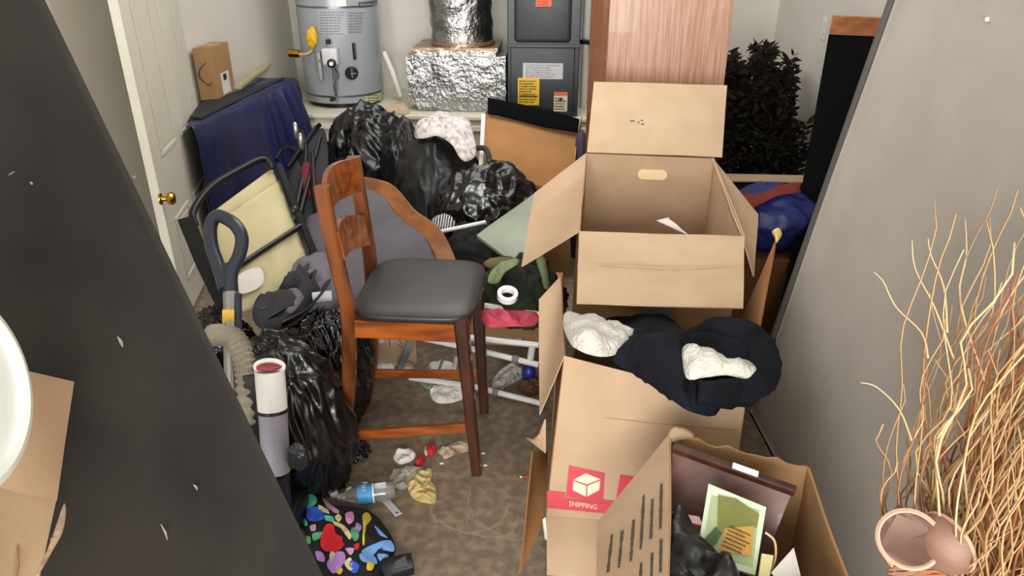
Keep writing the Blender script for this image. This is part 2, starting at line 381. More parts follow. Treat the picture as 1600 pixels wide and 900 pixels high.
# ================================================================== SETTING
XL, XR, YB, ZC = -2.1, 1.53, 5.85, 2.7
struct('floor', box((XL-.1, -2.2, -.1), (XR+.1, YB+.1, 0)), M_floor)
struct('wall_left', box((XL-.1, -2.2, 0), (XL, YB, ZC)), M_wall)
struct('wall_right', box((XR, -2.2, 0), (XR+.1, YB, ZC)), M_wall)
struct('wall_back', box((XL-.1, YB, 0), (XR+.1, YB+.1, ZC)), M_wall)
struct('ceiling', box((XL-.1, -2.2, ZC), (XR+.1, YB+.1, ZC+.1)), M_ceil)
plat = struct('platform', box((XL, 4.97, 0), (.42, YB, .575), .004), M_plat)
obj('platform_top', box((XL, 4.945, .575), (.44, YB, .598), .003), M_trim, plat)
obj('front_rail', box((XL, 4.945, .50), (.44, 4.97, .535), .003), M_trim, plat)
# ---- door ajar in the left wall
dh = V((XL+.06, 4.03, 0)); dn = V((-1.815, 3.09, 0)); dw = (dh-dn).length; du = (dh-dn).normalized(); dnor = V((du.y, -du.x, 0))
door = bpy.data.objects.new('door_1', None); C.objects.link(door); door.location = dh; base['door_1'] = dh; door['kind'] = 'structure'
def dpt(u, z, o=0): return dn + du*u + V((0, 0, z)) + dnor*o
def dbox(u0, u1, z0, z1, o0, o1, bev=.0): return xf(box((u0, z0, o0), (u1, z1, o1), bev), dn, du, (0, 0, 1), dnor)
obj('door_slab', dbox(0, dw, .01, 2.05, -.04, 0, .002), M_door, door)
def duz(x, y):
    p = atn(x, y, dn, dnor); return (p-dn).dot(du), p.z
cols = []
uA = duz(200, 0)[0]
cL = (duz(258, 238)[0]-.13, duz(258, 238)[0]+.10); zb = duz(258, 240)[1]
W1 = (dw-.30-.12)/2
for c0 in (.14, .14+W1+.12):
    for z0, z1 in ((zb, 1.62), (1.70, 1.95), (.16, zb-.30)):
        u0, u1 = c0, c0+W1
        fr = []
        for (a0, a1, b0, b1) in ((u0, u1, z0, z0+.022), (u0, u1, z1-.022, z1), (u0, u0+.022, z0+.022, z1-.022), (u1-.022, u1, z0+.022, z1-.022)):
            fr.append(dbox(a0, a1, b0, b1, -.002, .007, .004))
        mo = obj('panel_moulding', J(*fr), M_door, door)
        obj('door_panel', dbox(u0+.035, u1-.035, z0+.035, z1-.035, -.002, .004, .003), M_door, door)
ku, kz = duz(250, 311)
obj('door_knob', lathe([(.0, .0), (.027, .0), (.027, .006), (.012, .010), (.012, .028), (.026, .036), (.03, .05), (.024, .062), (0, .066)], dpt(ku, kz), dnor, 20), M_brass, door, True)
for i, (y0, y1, o) in enumerate(((2.66, 2.79, .02), (2.80, 2.93, .035), (2.95, 3.05, .02))):
    struct('trim_%d' % (i+1), box((XL, y0, 0), (XL+o, y1, 2.15), .004), M_trim)
struct('baseboard_left', box((XL, 4.12, 0), (XL+.015, 4.97, .09)), M_trim)
o = struct('outlet', xf(box((-.035, -.06, 0), (.035, .06, .006), .002), atx(1288, 45, XR-.001), (0, -1, 0), (0, 0, 1), (-1, 0, 0)), M_white)
pp = atx(1288, 45, XR-.008)
for dz in (-.022, .022): obj('outlet_socket', xf(box((-.014, -.014, 0), (.014, .014, .004), .002), pp+V((0, 0, dz)), (0, -1, 0), (0, 0, 1), (-1, 0, 0)), M_pvc, o)
# ================================================================== BACK: heater, ducts, furnace
HC = V((-1.60, 5.41, .6)); HR = .278
t = thing('water_heater', HC, 'grey cylindrical gas water heater on the platform in the left back corner', 'water heater')
obj('tank', lathe([(0, .03), (HR-.004, .03), (HR, .04), (HR, 1.5), (HR-.05, 1.56), (0, 1.58)], HC, n=64), M_tank, t, True)
obj('base_ring', lathe([(0, 0), (HR-.02, 0), (HR-.02, .03), (0, .03)], HC, n=48), M_blackmetal, t, True)
def on_cyl(x, y, rr=HR):
    r = ray(x, y); o2 = EYE-HC; a = r.x**2+r.y**2; b = 2*(o2.x*r.x+o2.y*r.y); c = o2.x**2+o2.y**2-rr*rr
    return EYE + r*((-b-math.sqrt(max(0, b*b-4*a*c)))/(2*a))
def cyl_patch(x0, y0, x1, y1, off=.002, nu=10):
    """a sheet stuck to the tank between two picture corners"""
    p, q = on_cyl(x0, (y0+y1)/2), on_cyl(x1, (y0+y1)/2); z1 = on_cyl((x0+x1)/2, y0).z; z0 = on_cyl((x0+x1)/2, y1).z
    a0 = math.atan2(p.y-HC.y, p.x-HC.x); a1 = math.atan2(q.y-HC.y, q.x-HC.x); vs = []; fs = []
    for i in range(nu+1):
        a = a0+(a1-a0)*i/nu
        for z in (z0, z1):
            for rr in (HR-.004, HR+off): vs.append(V((HC.x+rr*math.cos(a), HC.y+rr*math.sin(a), z)))
    for i in range(nu):
        k = i*4; m = k+4
        fs += [(k+1, m+1, m+3, k+3), (k, k+2, m+2, m), (k+2, k+3, m+3, m+2), (k, m, m+1, k+1)]
    fs += [(0, 1, 3, 2), (nu*4, nu*4+2, nu*4+3, nu*4+1)]
    return vs, fs
for ya, yb2 in ((10, 13), (150, 153)): obj('band', cyl_patch(464, ya, 596, yb2, .003, 24), M_tanktrim, t, True)
lb = obj('spec_label', cyl_patch(498, 14, 541, 56, .0015), mat('silver_label', '#a9adb2', .45), t)
def cyl_lines(x0, y0, x1, y1, rows, seed):
    rnd = random.Random(seed); gs = []
    for k in range(rows):
        y = y0+(y1-y0)*(k+.5)/rows; x = x0
        e = x1-rnd.uniform(0, .2)*(x1-x0)
        while x < e-1: l = rnd.uniform(2, 7); gs.append(cyl_patch(x, y-.5, min(x+l, e), y+.6, .003, 2)); x += l+1.3
    return J(*gs)
obj('label_print', cyl_lines(500, 17, 539, 55, 9, 3), mat('grey_print', '#6d7177', .7), lb)
obj('warning_print', cyl_lines(545, 18, 570, 52, 8, 4), mat('dark_grey_print', '#5d6268', .7), t)
hl = obj('header_label', cyl_patch(560, 2, 592, 11, .0018), mat('slate_label', '#4f565f', .5), t)
obj('header_print', cyl_lines(563, 4, 588, 10, 1, 9), M_greylabel, hl)
obj('white_sticker', cyl_patch(526, 0, 541, 11, .0018), M_white, t)
gl = obj('rating_label', cyl_patch(571, 145, 596, 160, .0018), mat('pale_green_label', '#b3b489', .6), t)
obj('rating_print', cyl_lines(574, 147, 592, 159, 3, 6), M_print, gl)
vp = on_cyl(519, 92)
def along(x, y, off): p = on_cyl(x, y); n = V((p.x-HC.x, p.y-HC.y, 0)).normalized(); return p+n*off, n
p, n = along(519, 88, 0)
sx = n.cross(V((0, 0, 1))).normalized()*-1
gv = obj('gas_valve', xf(box((-.055, -.05, 0), (.05, .06, .07), .012, 3), p, sx, (0, 0, 1), n), mat('valve_white', '#cfd0cf', .4), t, True)
p2, n2 = along(522, 96, .07)
obj('valve_dial', lathe([(0, 0), (.03, 0), (.03, .02), (.022, .026), (0, .026)], p2, n2, 24), M_black, gv, True)
obj('dial_face', lathe([(0, 0), (.014, 0), (.014, .004), (0, .004)], p2+n2*.026, n2, 20), M_white, gv, True)
p3, n3 = along(515, 68, .03)
obj('igniter_button', lathe([(0, 0), (.016, 0), (.016, .03), (0, .034)], p3, (0, 0, 1), 16), M_black, gv, True)
obj('valve_bracket', J(xf(box((-.008, -.06, 0), (.008, .06, .01), .002), along(499, 95, .03)[0], sx, (0, 0, 1), n), xf(box((-.03, -.008, 0), (.03, .008, .01), .002), along(508, 94, .03)[0], sx, (0, 0, 1), n)), M_tanktrim, gv)
for k, (xa, xb) in enumerate(((522, 526), (526, 528))):
    obj('burner_tube', tube(spline([along(xa, 104, .04)[0], along(xa+1, 120, .035)[0], along(525+k*2, 135, .02)[0], along(526+k*2, 160, .01)[0]], 5), .006, 6), M_steel, t, True)
wire = obj('thermocouple_wire', tube(spline([along(525, 105, .05)[0], along(530, 118, .03)[0], along(523, 132, .03)[0], along(527, 150, .02)[0]], 5), .003, 5), M_black, t, True)
obj('overflow_tube', J(xf(box((-.013, -.09, 0), (.013, .10, .02), .004), along(503, 104, .01)[0], sx, (0, 0, 1), along(503, 104, 0)[1])), M_steel, t)
obj('yellow_gas_valve', lump(along(493, 57, .04)[0], (.034, .026, .062), 5, .2, .14, sub=4), M_yellow, t, True)
pipe = spline([at(456, 84, 5.03), at(470, 85, 5.04), at(482, 83, 5.04), at(488, 75, 5.04), at(490, 45, 5.06)], 6)
obj('gas_pipe', tube(pipe, .013, 10), mat('copper_tan_pipe', '#b89a75', .4, .4), t, True)
obj('pipe_union', tube([at(452, 83, 5.03), at(468, 84, 5.03)], .028, 8), M_brass, t, True)
p, n = along(549, 114, 0)
ap = obj('burner_cover', lathe([(0, 0), (.045, 0), (.045, .012), (.036, .02), (0, .02)], p, n, 28), M_black, t, True)
for a in (0, math.pi/2): obj('cover_rib', xf(box((-.03, -.005, 0), (.03, .005, .006), .002), p+n*.019, sx*math.cos(a)+V((0, 0, math.sin(a))), V((0, 0, math.cos(a)))-sx*math.sin(a), n), mat('grey_rib', '#6c6a68', .5), ap)
p, n = along(553, 80, 0)
obj('sight_port', xf(box((-.012, -.055, 0), (.012, .055, .014), .008, 3), p, sx, (0, 0, 1), n), M_black, t)
p, n = along(521, 154, 0); obj('drain_valve', lathe([(0, 0), (.016, 0), (.016, .03), (.01, .05), (0, .05)], p, n, 14), M_black, t, True)
solo('drain_pipe', tube([aty(600, 82, 5.5), aty(613, 112, 5.45), aty(627, 152, 5.4)], .022, 10), M_pvc, 'white plastic drain pipe slanting beside the grey water heater', 'pipe', True)
# foil wrapped plenum and duct
fb = thing('duct_plenum', ((-.745), 5.3, .6), 'wide foil-wrapped duct box on the platform under the round foil duct', 'duct')
def foilbox(a, b, seed, amp, bev, cuts=22):
    bm = bmesh.new(); bmesh.ops.create_cube(bm, size=1); a = V(a); b = V(b); s = b-a
    bmesh.ops.bevel(bm, geom=bm.edges[:], offset=bev, segments=2, affect='EDGES')
    bmesh.ops.subdivide_edges(bm, edges=bm.edges[:], cuts=cuts, use_grid_fill=True)
    for v in bm.verts:
        p = V((v.co.x*s.x, v.co.y*s.y, v.co.z*s.z))+(a+b)/2; n = v.co.normalized()
        k = rdg(p*7+V((seed, 0, 0)), 3)-.8
        v.co = p + n*(amp*k)
    return from_bm(bm)
x0, x1 = aty(634, 130, 5.08).x, aty(789, 130, 5.08).x
obj('foil_wrap', foilbox((x0, 5.08, .60), (x1, 5.62, 1.0), 3, .008, .09), M_foil, fb, True)
tp = [aty(640, 84, 5.12), aty(700, 78, 5.12)]
obj('brown_collar', foilbox((x0+.04, 5.14, .985), (x0+.62, 5.6, 1.012), 8, .004, .04, 8), M_foilbrown, fb, True)
fd = thing('round_duct', V((-.70, 5.38, 1.06)), 'round silver foil flexible duct rising from the foil duct box', 'duct')
bm_v = []; bm_f = []; nn = 64; mm = 60; cA = V((-.715, 5.36, 1.0)); cB = V((-.80, 5.40, 2.69))
for j in range(mm+1):
    f = j/mm; c = cA.lerp(cB, f)
    for k in range(nn):
        a = 2*math.pi*k/nn; d = V((math.cos(a), math.sin(a), 0)); p = c+d*.21
        q = .008*(rdg(V((d.x*2.5, d.y*2.5, p.z*11)), 3)-.8) + .004*math.sin(p.z*50+1.5*noise.noise(d*2)); bm_v.append(p+d*q)
for j in range(mm):
    for k in range(nn): l = (k+1) % nn; bm_f.append((j*nn+k, j*nn+l, (j+1)*nn+l, (j+1)*nn+k))
obj('foil_sleeve', (bm_v, bm_f), M_foil, fd, 'all')
obj('foil_collar', lathe([(.2, 0), (.222, .0), (.22, .02), (.2, .03)], cA+V((0, 0, .02)), n=40), M_foilbrown, fd, True)
FY = 5.0
fx0, fx1 = aty(793, 100, FY).x, aty(905, 100, FY).x
fu = thing('furnace', ((fx0+fx1)/2, 5.3, .6), 'tall charcoal metal furnace cabinet standing on the platform', 'furnace')
obj('cabinet', box((fx0, FY, .6), (fx1, 5.62, 2.2), .006), M_furn, fu)
zs = aty(840, 71, FY).z
obj('upper_panel', box((aty(804, 30, FY).x, FY-.03, zs+.02), (aty(893, 30, FY).x, FY+.01, 1.9), .025, 4), M_furn2, fu, True)
obj('lower_panel', box((fx0+.02, FY-.012, .62), (fx1-.03, FY+.01, zs-.01), .006), M_furn, fu)
obj('panel_ledge', box((fx0-.004, FY-.02, zs-.012), (fx1+.004, FY+.02, zs+.008), .004), M_furn2, fu)
def flab(x0, y0, x1, y1, m, yy, name='label', parent=None):
    a = aty(x0, y1, yy); b = aty(x1, y0, yy); return obj(name, box((a.x, yy-.0015, a.z), (b.x, yy+.001, b.z)), m, parent or fu), a, b
X_ = V((1, 0, 0)); Z_ = V((0, 0, 1))
def lab_lines(l, a, b, yy, rows, seed, m, fy0=0, fy1=1, name='print'):
    c = (a+b)/2; w = abs(b.x-a.x)*.86; h = abs(b.z-a.z)*(fy1-fy0)*.86; cz = a.z+(b.z-a.z)*(fy0+fy1)/2
    obj(name, lines((c.x, yy-.002, cz), X_, Z_, w, h, rows, seed), m, l)
for q, m, yy, nm, rows, pm in (((817, 99, 880, 123), M_greylabel, FY-.0125, 'grey_data_label', 6, mat('faint_print', '#8d8f91', .7)), ((809, 122, 843, 164), M_yellow, FY-.014, 'yellow_energy_label', 9, M_print),
                        ((865, 144, 887, 174), mat('cream_label', '#d9cdbd', .6), FY-.0125, 'warning_label', 5, M_print), ((837, -12, 862, 10), M_orange, FY-.0305, 'orange_label', 5, M_red)):
    l, a, b = flab(*q, m, yy, nm); lab_lines(l, a, b, yy, rows, len(nm), pm, 0, .8 if nm[0] == 'w' else 1)
    if nm[0] == 'w':
        obj('label_header', box((a.x, yy-.0025, a.z+(b.z-a.z)*.82), (b.x, yy, b.z)), M_orange, l)
        obj('flame_symbol', quadp(((a.x+b.x)/2, yy-.0028, a.z+(b.z-a.z)*.62), X_+Z_, Z_-X_, .022, .022), M_print, l)
    if nm[0] == 'y':
        obj('label_bar', box((a.x+.008, yy-.003, a.z+(b.z-a.z)*.32), (b.x-.008, yy, a.z+(b.z-a.z)*.36)), M_print, l)
solo('vent_pipe', tube([(fx1+.045, 5.3, .6), (fx1+.045, 5.3, 2.69)], .026, 12), M_pvc, 'white vertical vent pipe just right of the charcoal furnace', 'pipe', True)
solo('gas_line', tube(spline([(fx1+.10, 5.35, .6), (fx1+.10, 5.33, 1.0), (fx1+.06, 5.2, 1.05), (fx1+.01, 5.15, 1.06)], 5), .016, 8), M_blackmetal, 'dark gas line elbow feeding the right side of the furnace', 'pipe', True)
# ---- wooden cabinet behind the open box
cy = 3.65; cx0, cx1 = aty(950, 60, cy).x, aty(1140, 60, cy).x
cb = thing('wooden_cabinet', ((cx0+cx1)/2, cy+.16, 0), 'tall pale oak-grain cabinet standing behind the open moving box', 'cabinet')
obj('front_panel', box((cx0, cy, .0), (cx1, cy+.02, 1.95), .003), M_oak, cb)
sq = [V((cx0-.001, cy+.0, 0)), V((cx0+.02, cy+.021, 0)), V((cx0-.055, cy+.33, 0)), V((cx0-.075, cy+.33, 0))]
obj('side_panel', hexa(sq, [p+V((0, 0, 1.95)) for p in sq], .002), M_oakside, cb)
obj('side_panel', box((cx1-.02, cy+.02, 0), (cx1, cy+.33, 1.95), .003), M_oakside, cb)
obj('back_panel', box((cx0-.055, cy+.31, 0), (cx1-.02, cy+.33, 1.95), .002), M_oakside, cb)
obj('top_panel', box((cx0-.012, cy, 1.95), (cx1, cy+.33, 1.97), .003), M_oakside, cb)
# ---- leaning dark panel on the right wall
a = atx(1300, 25, 1.20); b = atx(1261, 245, 1.10); dirn = (b-a).normalized(); bot = a + dirn*(-a.z/dirn.z)
tk = V((.012, .035, 0)); wv = V((.30, -.10, 0))
lp = thing('leaning_board', bot, 'black board with an orange wooden top rail leaning on the right wall', 'board')
m1 = a + dirn*.085
obj('dark_board', hexa([bot, bot+wv, bot+wv+tk, bot+tk], [m1, m1+wv, m1+wv+tk, m1+tk], .003), mat('black_board', '#050506', .85, 0, '#080809', 5, spec=.1), lp)
obj('top_rail', hexa([m1-V((0, .004, 0)), m1+wv-V((0, .004, 0)), m1+wv+tk, m1+tk], [a-V((0, .004, 0)), a+wv-V((0, .004, 0)), a+wv+tk, a+tk], .003), wood('orange_rail_wood', '#a4622f', '#7d4820', (2, 6, 6), .4, .1, 5), lp)
# ---- artificial plant
pc = at(1195, 180, 4.5); pl = thing('artificial_tree', (pc.x, pc.y, 0), 'dark bushy artificial ficus in the right back corner', 'plant')
def leaf(o, d, up, L_, w):
    d = d.normalized(); s = d.cross(up).normalized(); n = s.cross(d)
    return [o, o+d*L_*.35+s*w/2+n*.003, o+d*L_*.35-s*w/2+n*.003, o+d*L_*.3-n*.002, o+d*L_*.7+s*w*.38, o+d*L_*.7-s*w*.38, o+d*L_], [(0, 1, 3), (0, 3, 2), (1, 4, 6, 3), (2, 3, 6, 5)]
rnd = random.Random(4); gs = []; tw = []
def inplant():
    while True:
        x = rnd.uniform(1118, 1262); y = rnd.uniform(72, 278)
        top = 95 + 14*math.sin(x*.12)
        if x > 1240: top = 185
        if abs(x-1192) < 16: top = 72
        right = 1248 if y < 150 else (1236 if y < 190 else 1262)
        if y > top and x < right:
            q = at(x, y, 4.5+rnd.uniform(-.18, .26))
            if q.x < 1.44: return q
for i in range(4200):
    p = inplant(); d = V((rnd.uniform(-1, 1), rnd.uniform(-1, .6), rnd.uniform(-.7, .8))); up = V((rnd.uniform(-.5, .5), rnd.uniform(-1, 0), 1))
    gs.append(leaf(p, d, up, rnd.uniform(.045, .075), rnd.uniform(.02, .034)))
obj('foliage', J(*gs), M_leaf, pl, stuff=True)
obj('trunk', tube([(pc.x, pc.y, .2), (pc.x+.02, pc.y, .6), (pc.x-.02, pc.y+.02, .95)], .025, 8), M_stem, pl, True)
for i in range(26):
    p = inplant(); q = V((pc.x, pc.y, max(.45, p.z-.35))); tw.append(tube([q, (q+p)/2+V((0, 0, .04)), p], .004, 4))
obj('twigs', J(*tw), M_stem, pl, stuff=True)
obj('pot', lathe([(0, 0), (.12, 0), (.16, .26), (.17, .27), (.15, .27), (.14, .22), (0, .22)], (pc.x, pc.y, 0), n=28), M_blackmetal, pl, True)
# ---- open tan box with a dark shade block under the plant, blue bag, red cloth
bx = thing('storage_box', at(1200, 330, 3.9)*1, 'tan cardboard box rim showing below the dark artificial plant', 'box')
a = at(1128, 272, 3.75); b = at(1262, 273, 3.75)
zt = a.z
bx.location.z = 0; base[bx.name] = V(bx.location)
obj('back_wall', panel((a.x, a.y, 0), (b.x, a.y, 0), (b.x, a.y, zt), (a.x, a.y, zt), .006, 4, 4), M_cardpale, bx)
obj('shade_block', box((a.x+.01, a.y-.06, .01), (b.x-.01, a.y-.01, zt-.03)), mat('shade_black', '#0d0d0f', .7), bx)  # black block drawn for the shadow below the tan flap
obj('top_flap', panel((a.x, a.y, zt), (b.x, a.y, zt), (b.x, a.y-.08, zt-.012), (a.x, a.y-.08, zt-.012), .006, 6, 2), M_cardpale, bx)
p = at(1215, 345, 3.4)
solo('brown_crate', box((p.x-.26, p.y-.14, 0), (p.x+.12, p.y+.2, .40), .004), cardboard('deep_brown_cardboard', '#6b4529', '#5a3a22'), 'dark brown carton under the shiny blue nylon bag', 'box')  # carton in an even dark brown
solo('blue_bag', lump((p.x-.04, p.y+.03, .54), (.23, .16, .155), 3, .12, .06, floor=.402), M_blue, 'shiny blue nylon bag wedged beside the grey mattress', 'bag', 'all')
solo('red_cloth', inflated([at(1148, 305, 3.32), at(1180, 305, 3.3), at(1225, 290, 3.3), at(1250, 285, 3.3), at(1245, 300, 3.22), at(1215, 306, 3.22), at(1190, 318, 3.2), at(1160, 330, 3.2)], .012, .016, 2, .012), mat('rust_red_cloth', '#7c2a1c', .9, 0, '#5e1f16', 8), 'rust red cloth lying over the blue nylon bag', 'cloth', 'all')
# ================================================================== LEFT: navy bed bag
zt = .84
nb = thing('navy_bundle', (-1.97, 4.85, 0), 'long navy nylon covered bundle standing along the left wall', 'bundle')
def drape():
    vs = []; fs = []; nu = 110; prof = 26
    for i in range(nu+1):
        f = i/nu; y = 3.60+ (4.94-3.60)*f; zz = zt + .0*f
        pl_ = .045*max(0, min(1, (f-.5)*4))
        for j in range(prof+1):
            s = j/prof
            if s < .25: xb_ = max(XL+.03, dh.x+.035+(dh.y-y)*.235 if y < dh.y+.06 else -9); xf0 = -1.87+.09*f; x = xb_+(xf0-xb_)*(s/.25); z = zz
            else: q = (s-.25)/.75; x = -1.87 + .09*f + .02*min(1, q*8) + .10*q*max(0, min(1, (f-.2)*2)); z = zz*(1-q)
            k = pl_*min(1, max(0, (s-.25)*5))
            wv = math.sin(y*48+1.5*math.sin(y*17))*k + .012*noise.noise(V((y*3, z*3, 1)))*min(1, s*3)
            vs.append(V((x+wv, y, z + .008*noise.noise(V((x*9, y*5, 0))))))
    W = prof+1
    for i in range(nu):
        for j in range(prof): fs.append((i*W+j, i*W+j+1, (i+1)*W+j+1, (i+1)*W+j))
    return vs, fs
g = drape(); K = len(g[0])
dr = obj('nylon_cover', g, M_navy, nb, 'all')
md = dr.modifiers.new('thick', 'SOLIDIFY'); md.thickness = .004; md.offset = -1
obj('padded_core', box((XL+.02, 4.14, 0), (-1.91, 4.85, zt-.03), .02), M_dkcloth, nb)
obj('top_edge', hexa([(-1.955, 3.76, zt+.001), (-1.895, 3.76, zt+.001), (-1.85, 4.9, zt+.001), (-2.06, 4.12, zt+.001)], [(-1.955, 3.76, zt+.012), (-1.895, 3.76, zt+.012), (-1.85, 4.9, zt+.012), (-2.06, 4.12, zt+.012)], .003), M_dkcloth, nb, label='dark top edge')
st = at(372, 134, 4.95)
solo('moulding_strip', beam([atz(371, 136, zt+.035), atz(420, 100, zt+.035)], .04, .025, (1, 0, 0)), M_cream, 'beige wooden moulding strip lying on top of the navy bundle', 'trim strip')
# parcel with the curved arrow
pz = zt+.013; pA = atz(318, 157, pz); pB = atz(340, 155, pz); pC_ = atz(368, 140, pz)
A = atz(314, 157, pz); Bp = atz(342, 155, pz); Cp = atz(368, 141, pz)
ex = (Bp-A); ex.z = 0; wx = ex.length; ex.normalize(); ey = Cp-Bp; ey.z = 0; dep = ey.length; ey.normalize(); hgt = .285
pcl = thing('parcel', A+ex*wx/2+ey*dep/2, 'small brown parcel with a curved arrow on top of the navy bundle', 'box')
obj('carton', xf(box((0, 0, 0), (wx, dep, hgt), .002), A, ex, ey, Z_), M_card2, pcl)
arc = [A + ex*(wx*(.46+.0)+.03*(abs(u)**2)*1.6-.03) - ey*.001 + Z_*(hgt*(.5+.22*u)) for u in [k/8 for k in range(-8, 9)]]
obj('arrow_mark', J(tube(arc, [.0015+.0035*(1-abs(k)/8) for k in range(-8, 9)], 6), tube([arc[0]+ex*-.014+Z_*.004, arc[0]+ex*.006-Z_*.002, arc[0]+ex*.009+Z_*.02], .0022, 5)), M_print, pcl, label='printed curved arrow')
sl = obj('shipping_label', xf(box((-.0005, dep*.3, .01), (.0012, dep*.75, .13)), A+ex*wx, ex, ey, Z_), M_paper, pcl)
obj('label_mark', xf(box((0, dep*.42, .085), (.002, dep*.6, .12)), A+ex*wx, ex, ey, Z_), M_black, sl)
obj('packing_tape', xf(box((0, dep*.35, hgt), (wx, dep*.65, hgt+.001)), A, ex, ey, Z_), mat('tan_tape', '#b89468', .3), pcl)
# ---- folded black stroller like frame beside the navy bundle
fs_ = thing('folded_stroller', at(480, 300, 3.9)*1, 'folded black metal stroller frame with dark straps beside the navy bundle', 'stroller'); fs_.location.z = 0; base[fs_.name] = V(fs_.location)
for q in (((432, 250, 4.05), (440, 235, 4.1), (455, 232, 4.1), (470, 250, 4.05), (500, 330, 3.75), (515, 400, 3.55)), ((470, 205, 4.15), (478, 240, 4.05), (468, 300, 3.85), (450, 380, 3.6)), ((450, 262, 4.0), (490, 205, 4.15), (500, 195, 4.15)), ((500, 215, 4.1), (470, 330, 3.75), (462, 372, 3.6)), ((488, 240, 4.0), (494, 320, 3.75), (515, 385, 3.6))):
    obj('frame_tube', tube(spline([at(*p) for p in q], 5), .013, 8), M_blackmetal, fs_, True)
obj('dark_sling', inflated([at(455, 245, 4.12), at(500, 200, 4.2), at(512, 230, 4.15), at(512, 330, 3.85), at(500, 400, 3.6), at(470, 400, 3.6), at(455, 330, 3.85)], .05, .03, 3, .012, 9), M_dkcloth, fs_, 'all')
obj('red_pad', inflated([at(472, 258, 3.98), at(490, 255, 3.98), at(496, 290, 3.9), at(480, 310, 3.85), at(470, 285, 3.9)], .02, .015, 4), mat('maroon_cloth', '#6d1f2a', .9), fs_, 'all')
for (x, y, d) in ((462, 205, 4.1), (470, 222, 4.05)): obj('buckle', lump(at(x, y, d), (.018, .012, .05), x, .1, .1, sub=2), M_steel, fs_, True)
# ---- cream panel in a black frame
cf = thing('folding_seat', at(400, 400, 2.9)*1, 'folded black metal frame with a cream canvas seat panel leaning on the door', 'folding chair'); cf.location.z = 0; base[cf.name] = V(cf.location)
def fp(x, y): # on a slanted plane
    d = 2.72 + (x-300)*.0022 - (y-330)*.0012; return at(x, y, d)
obj('top_bar', tube(spline([fp(305, 352), fp(302, 330), fp(330, 292), fp(380, 262), fp(405, 250), fp(418, 252), fp(424, 264)], 6), .014, 10), M_blackmetal, cf, True)
obj('left_rail', beam([fp(290, 342), fp(318, 410), fp(352, 480)], .055, .03, ray(300, 400).cross(V((0, 0, 1)))), M_blackmetal, cf)
obj('right_rail', beam([fp(435, 258), fp(470, 345), fp(512, 452)], .03, .03, ray(300, 400).cross(V((0, 0, 1)))), M_blackmetal, cf)
obj('cross_bar', tube([fp(338, 440), fp(400, 398), fp(474, 350)], .012, 8), M_blackmetal, cf, True)
bk = ray(400, 380).normalized()*.03
obj('upper_canvas', inflated([fp(335, 328)+bk, fp(425, 262)+bk, fp(436, 285)+bk, fp(350, 345)+bk], .004, .02, 1, .003, sharp=True), M_cream, cf, 'all')
obj('canvas_panel', inflated([fp(340, 340)+bk, fp(437, 280)+bk, fp(483, 408)+bk, fp(420, 480)+bk, fp(380, 488)+bk, fp(352, 450)+bk, fp(325, 385)+bk], .006, .02, 2, .005, sharp=True), M_cream, cf, 'all')
obj('sewn_label', inflated([fp(372, 430), fp(405, 418), fp(412, 438), fp(400, 452), fp(374, 458)], .001, .012, 3), M_paper, cf, label='white sewn label')
obj('rubber_tip', lump(fp(460, 328), (.02, .02, .02), 2, .05, .02, sub=2), M_black, cf, True)
# ---- clothes heap between frame and chair
p = at(470, 440, 3.0)
solo('lavender_garment', inflated([at(440, 440, 2.95), at(470, 415, 3.05), at(520, 405, 3.1), at(545, 430, 3.0), at(530, 480, 2.85), at(480, 500, 2.75), at(455, 490, 2.75)], .06, .016, 6, .035, 10), M_lav, 'crumpled lavender grey garment in the heap behind the bar stool back', 'clothes', 'all')
bp_ = thing('dark_backpack', at(440, 480, 2.72)*1, 'dark strappy backpack lying below the cream canvas panel', 'backpack'); bp_.location.z = 0; base[bp_.name] = V(bp_.location)
obj('pack_body', inflated([at(395, 488, 2.72), at(425, 468, 2.8), at(455, 440, 2.88), at(480, 430, 2.9), at(500, 450, 2.82), at(478, 492, 2.7), at(440, 515, 2.62), at(405, 512, 2.62)], .03, .014, 7, .05, 10), M_dkcloth, bp_, 'all')
for q in (((418, 500, 2.62), (450, 480, 2.68), (478, 455, 2.76), (490, 425, 2.85)), ((405, 488, 2.66), (440, 468, 2.74), (468, 440, 2.82), (478, 415, 2.9)), ((440, 508, 2.58), (475, 488, 2.64), (500, 460, 2.72), (512, 440, 2.8))):
    obj('strap', beam(spline([at(*p) for p in q], 5), .035, .008, _Rr*.7+_U*.7), M_black, bp_, True)
obj('mesh_pocket', inflated([at(440, 470, 2.70), at(462, 452, 2.76), at(476, 462, 2.72), at(455, 490, 2.64)], .012, .012, 3, .01), M_lav, bp_, 'all')
solo('grey_tube', tube([at(488, 465, 2.72), at(518, 462, 2.74)], .02, 10), M_greylabel, 'short grey plastic tube in the heap left of the bar stool', 'tube', True)
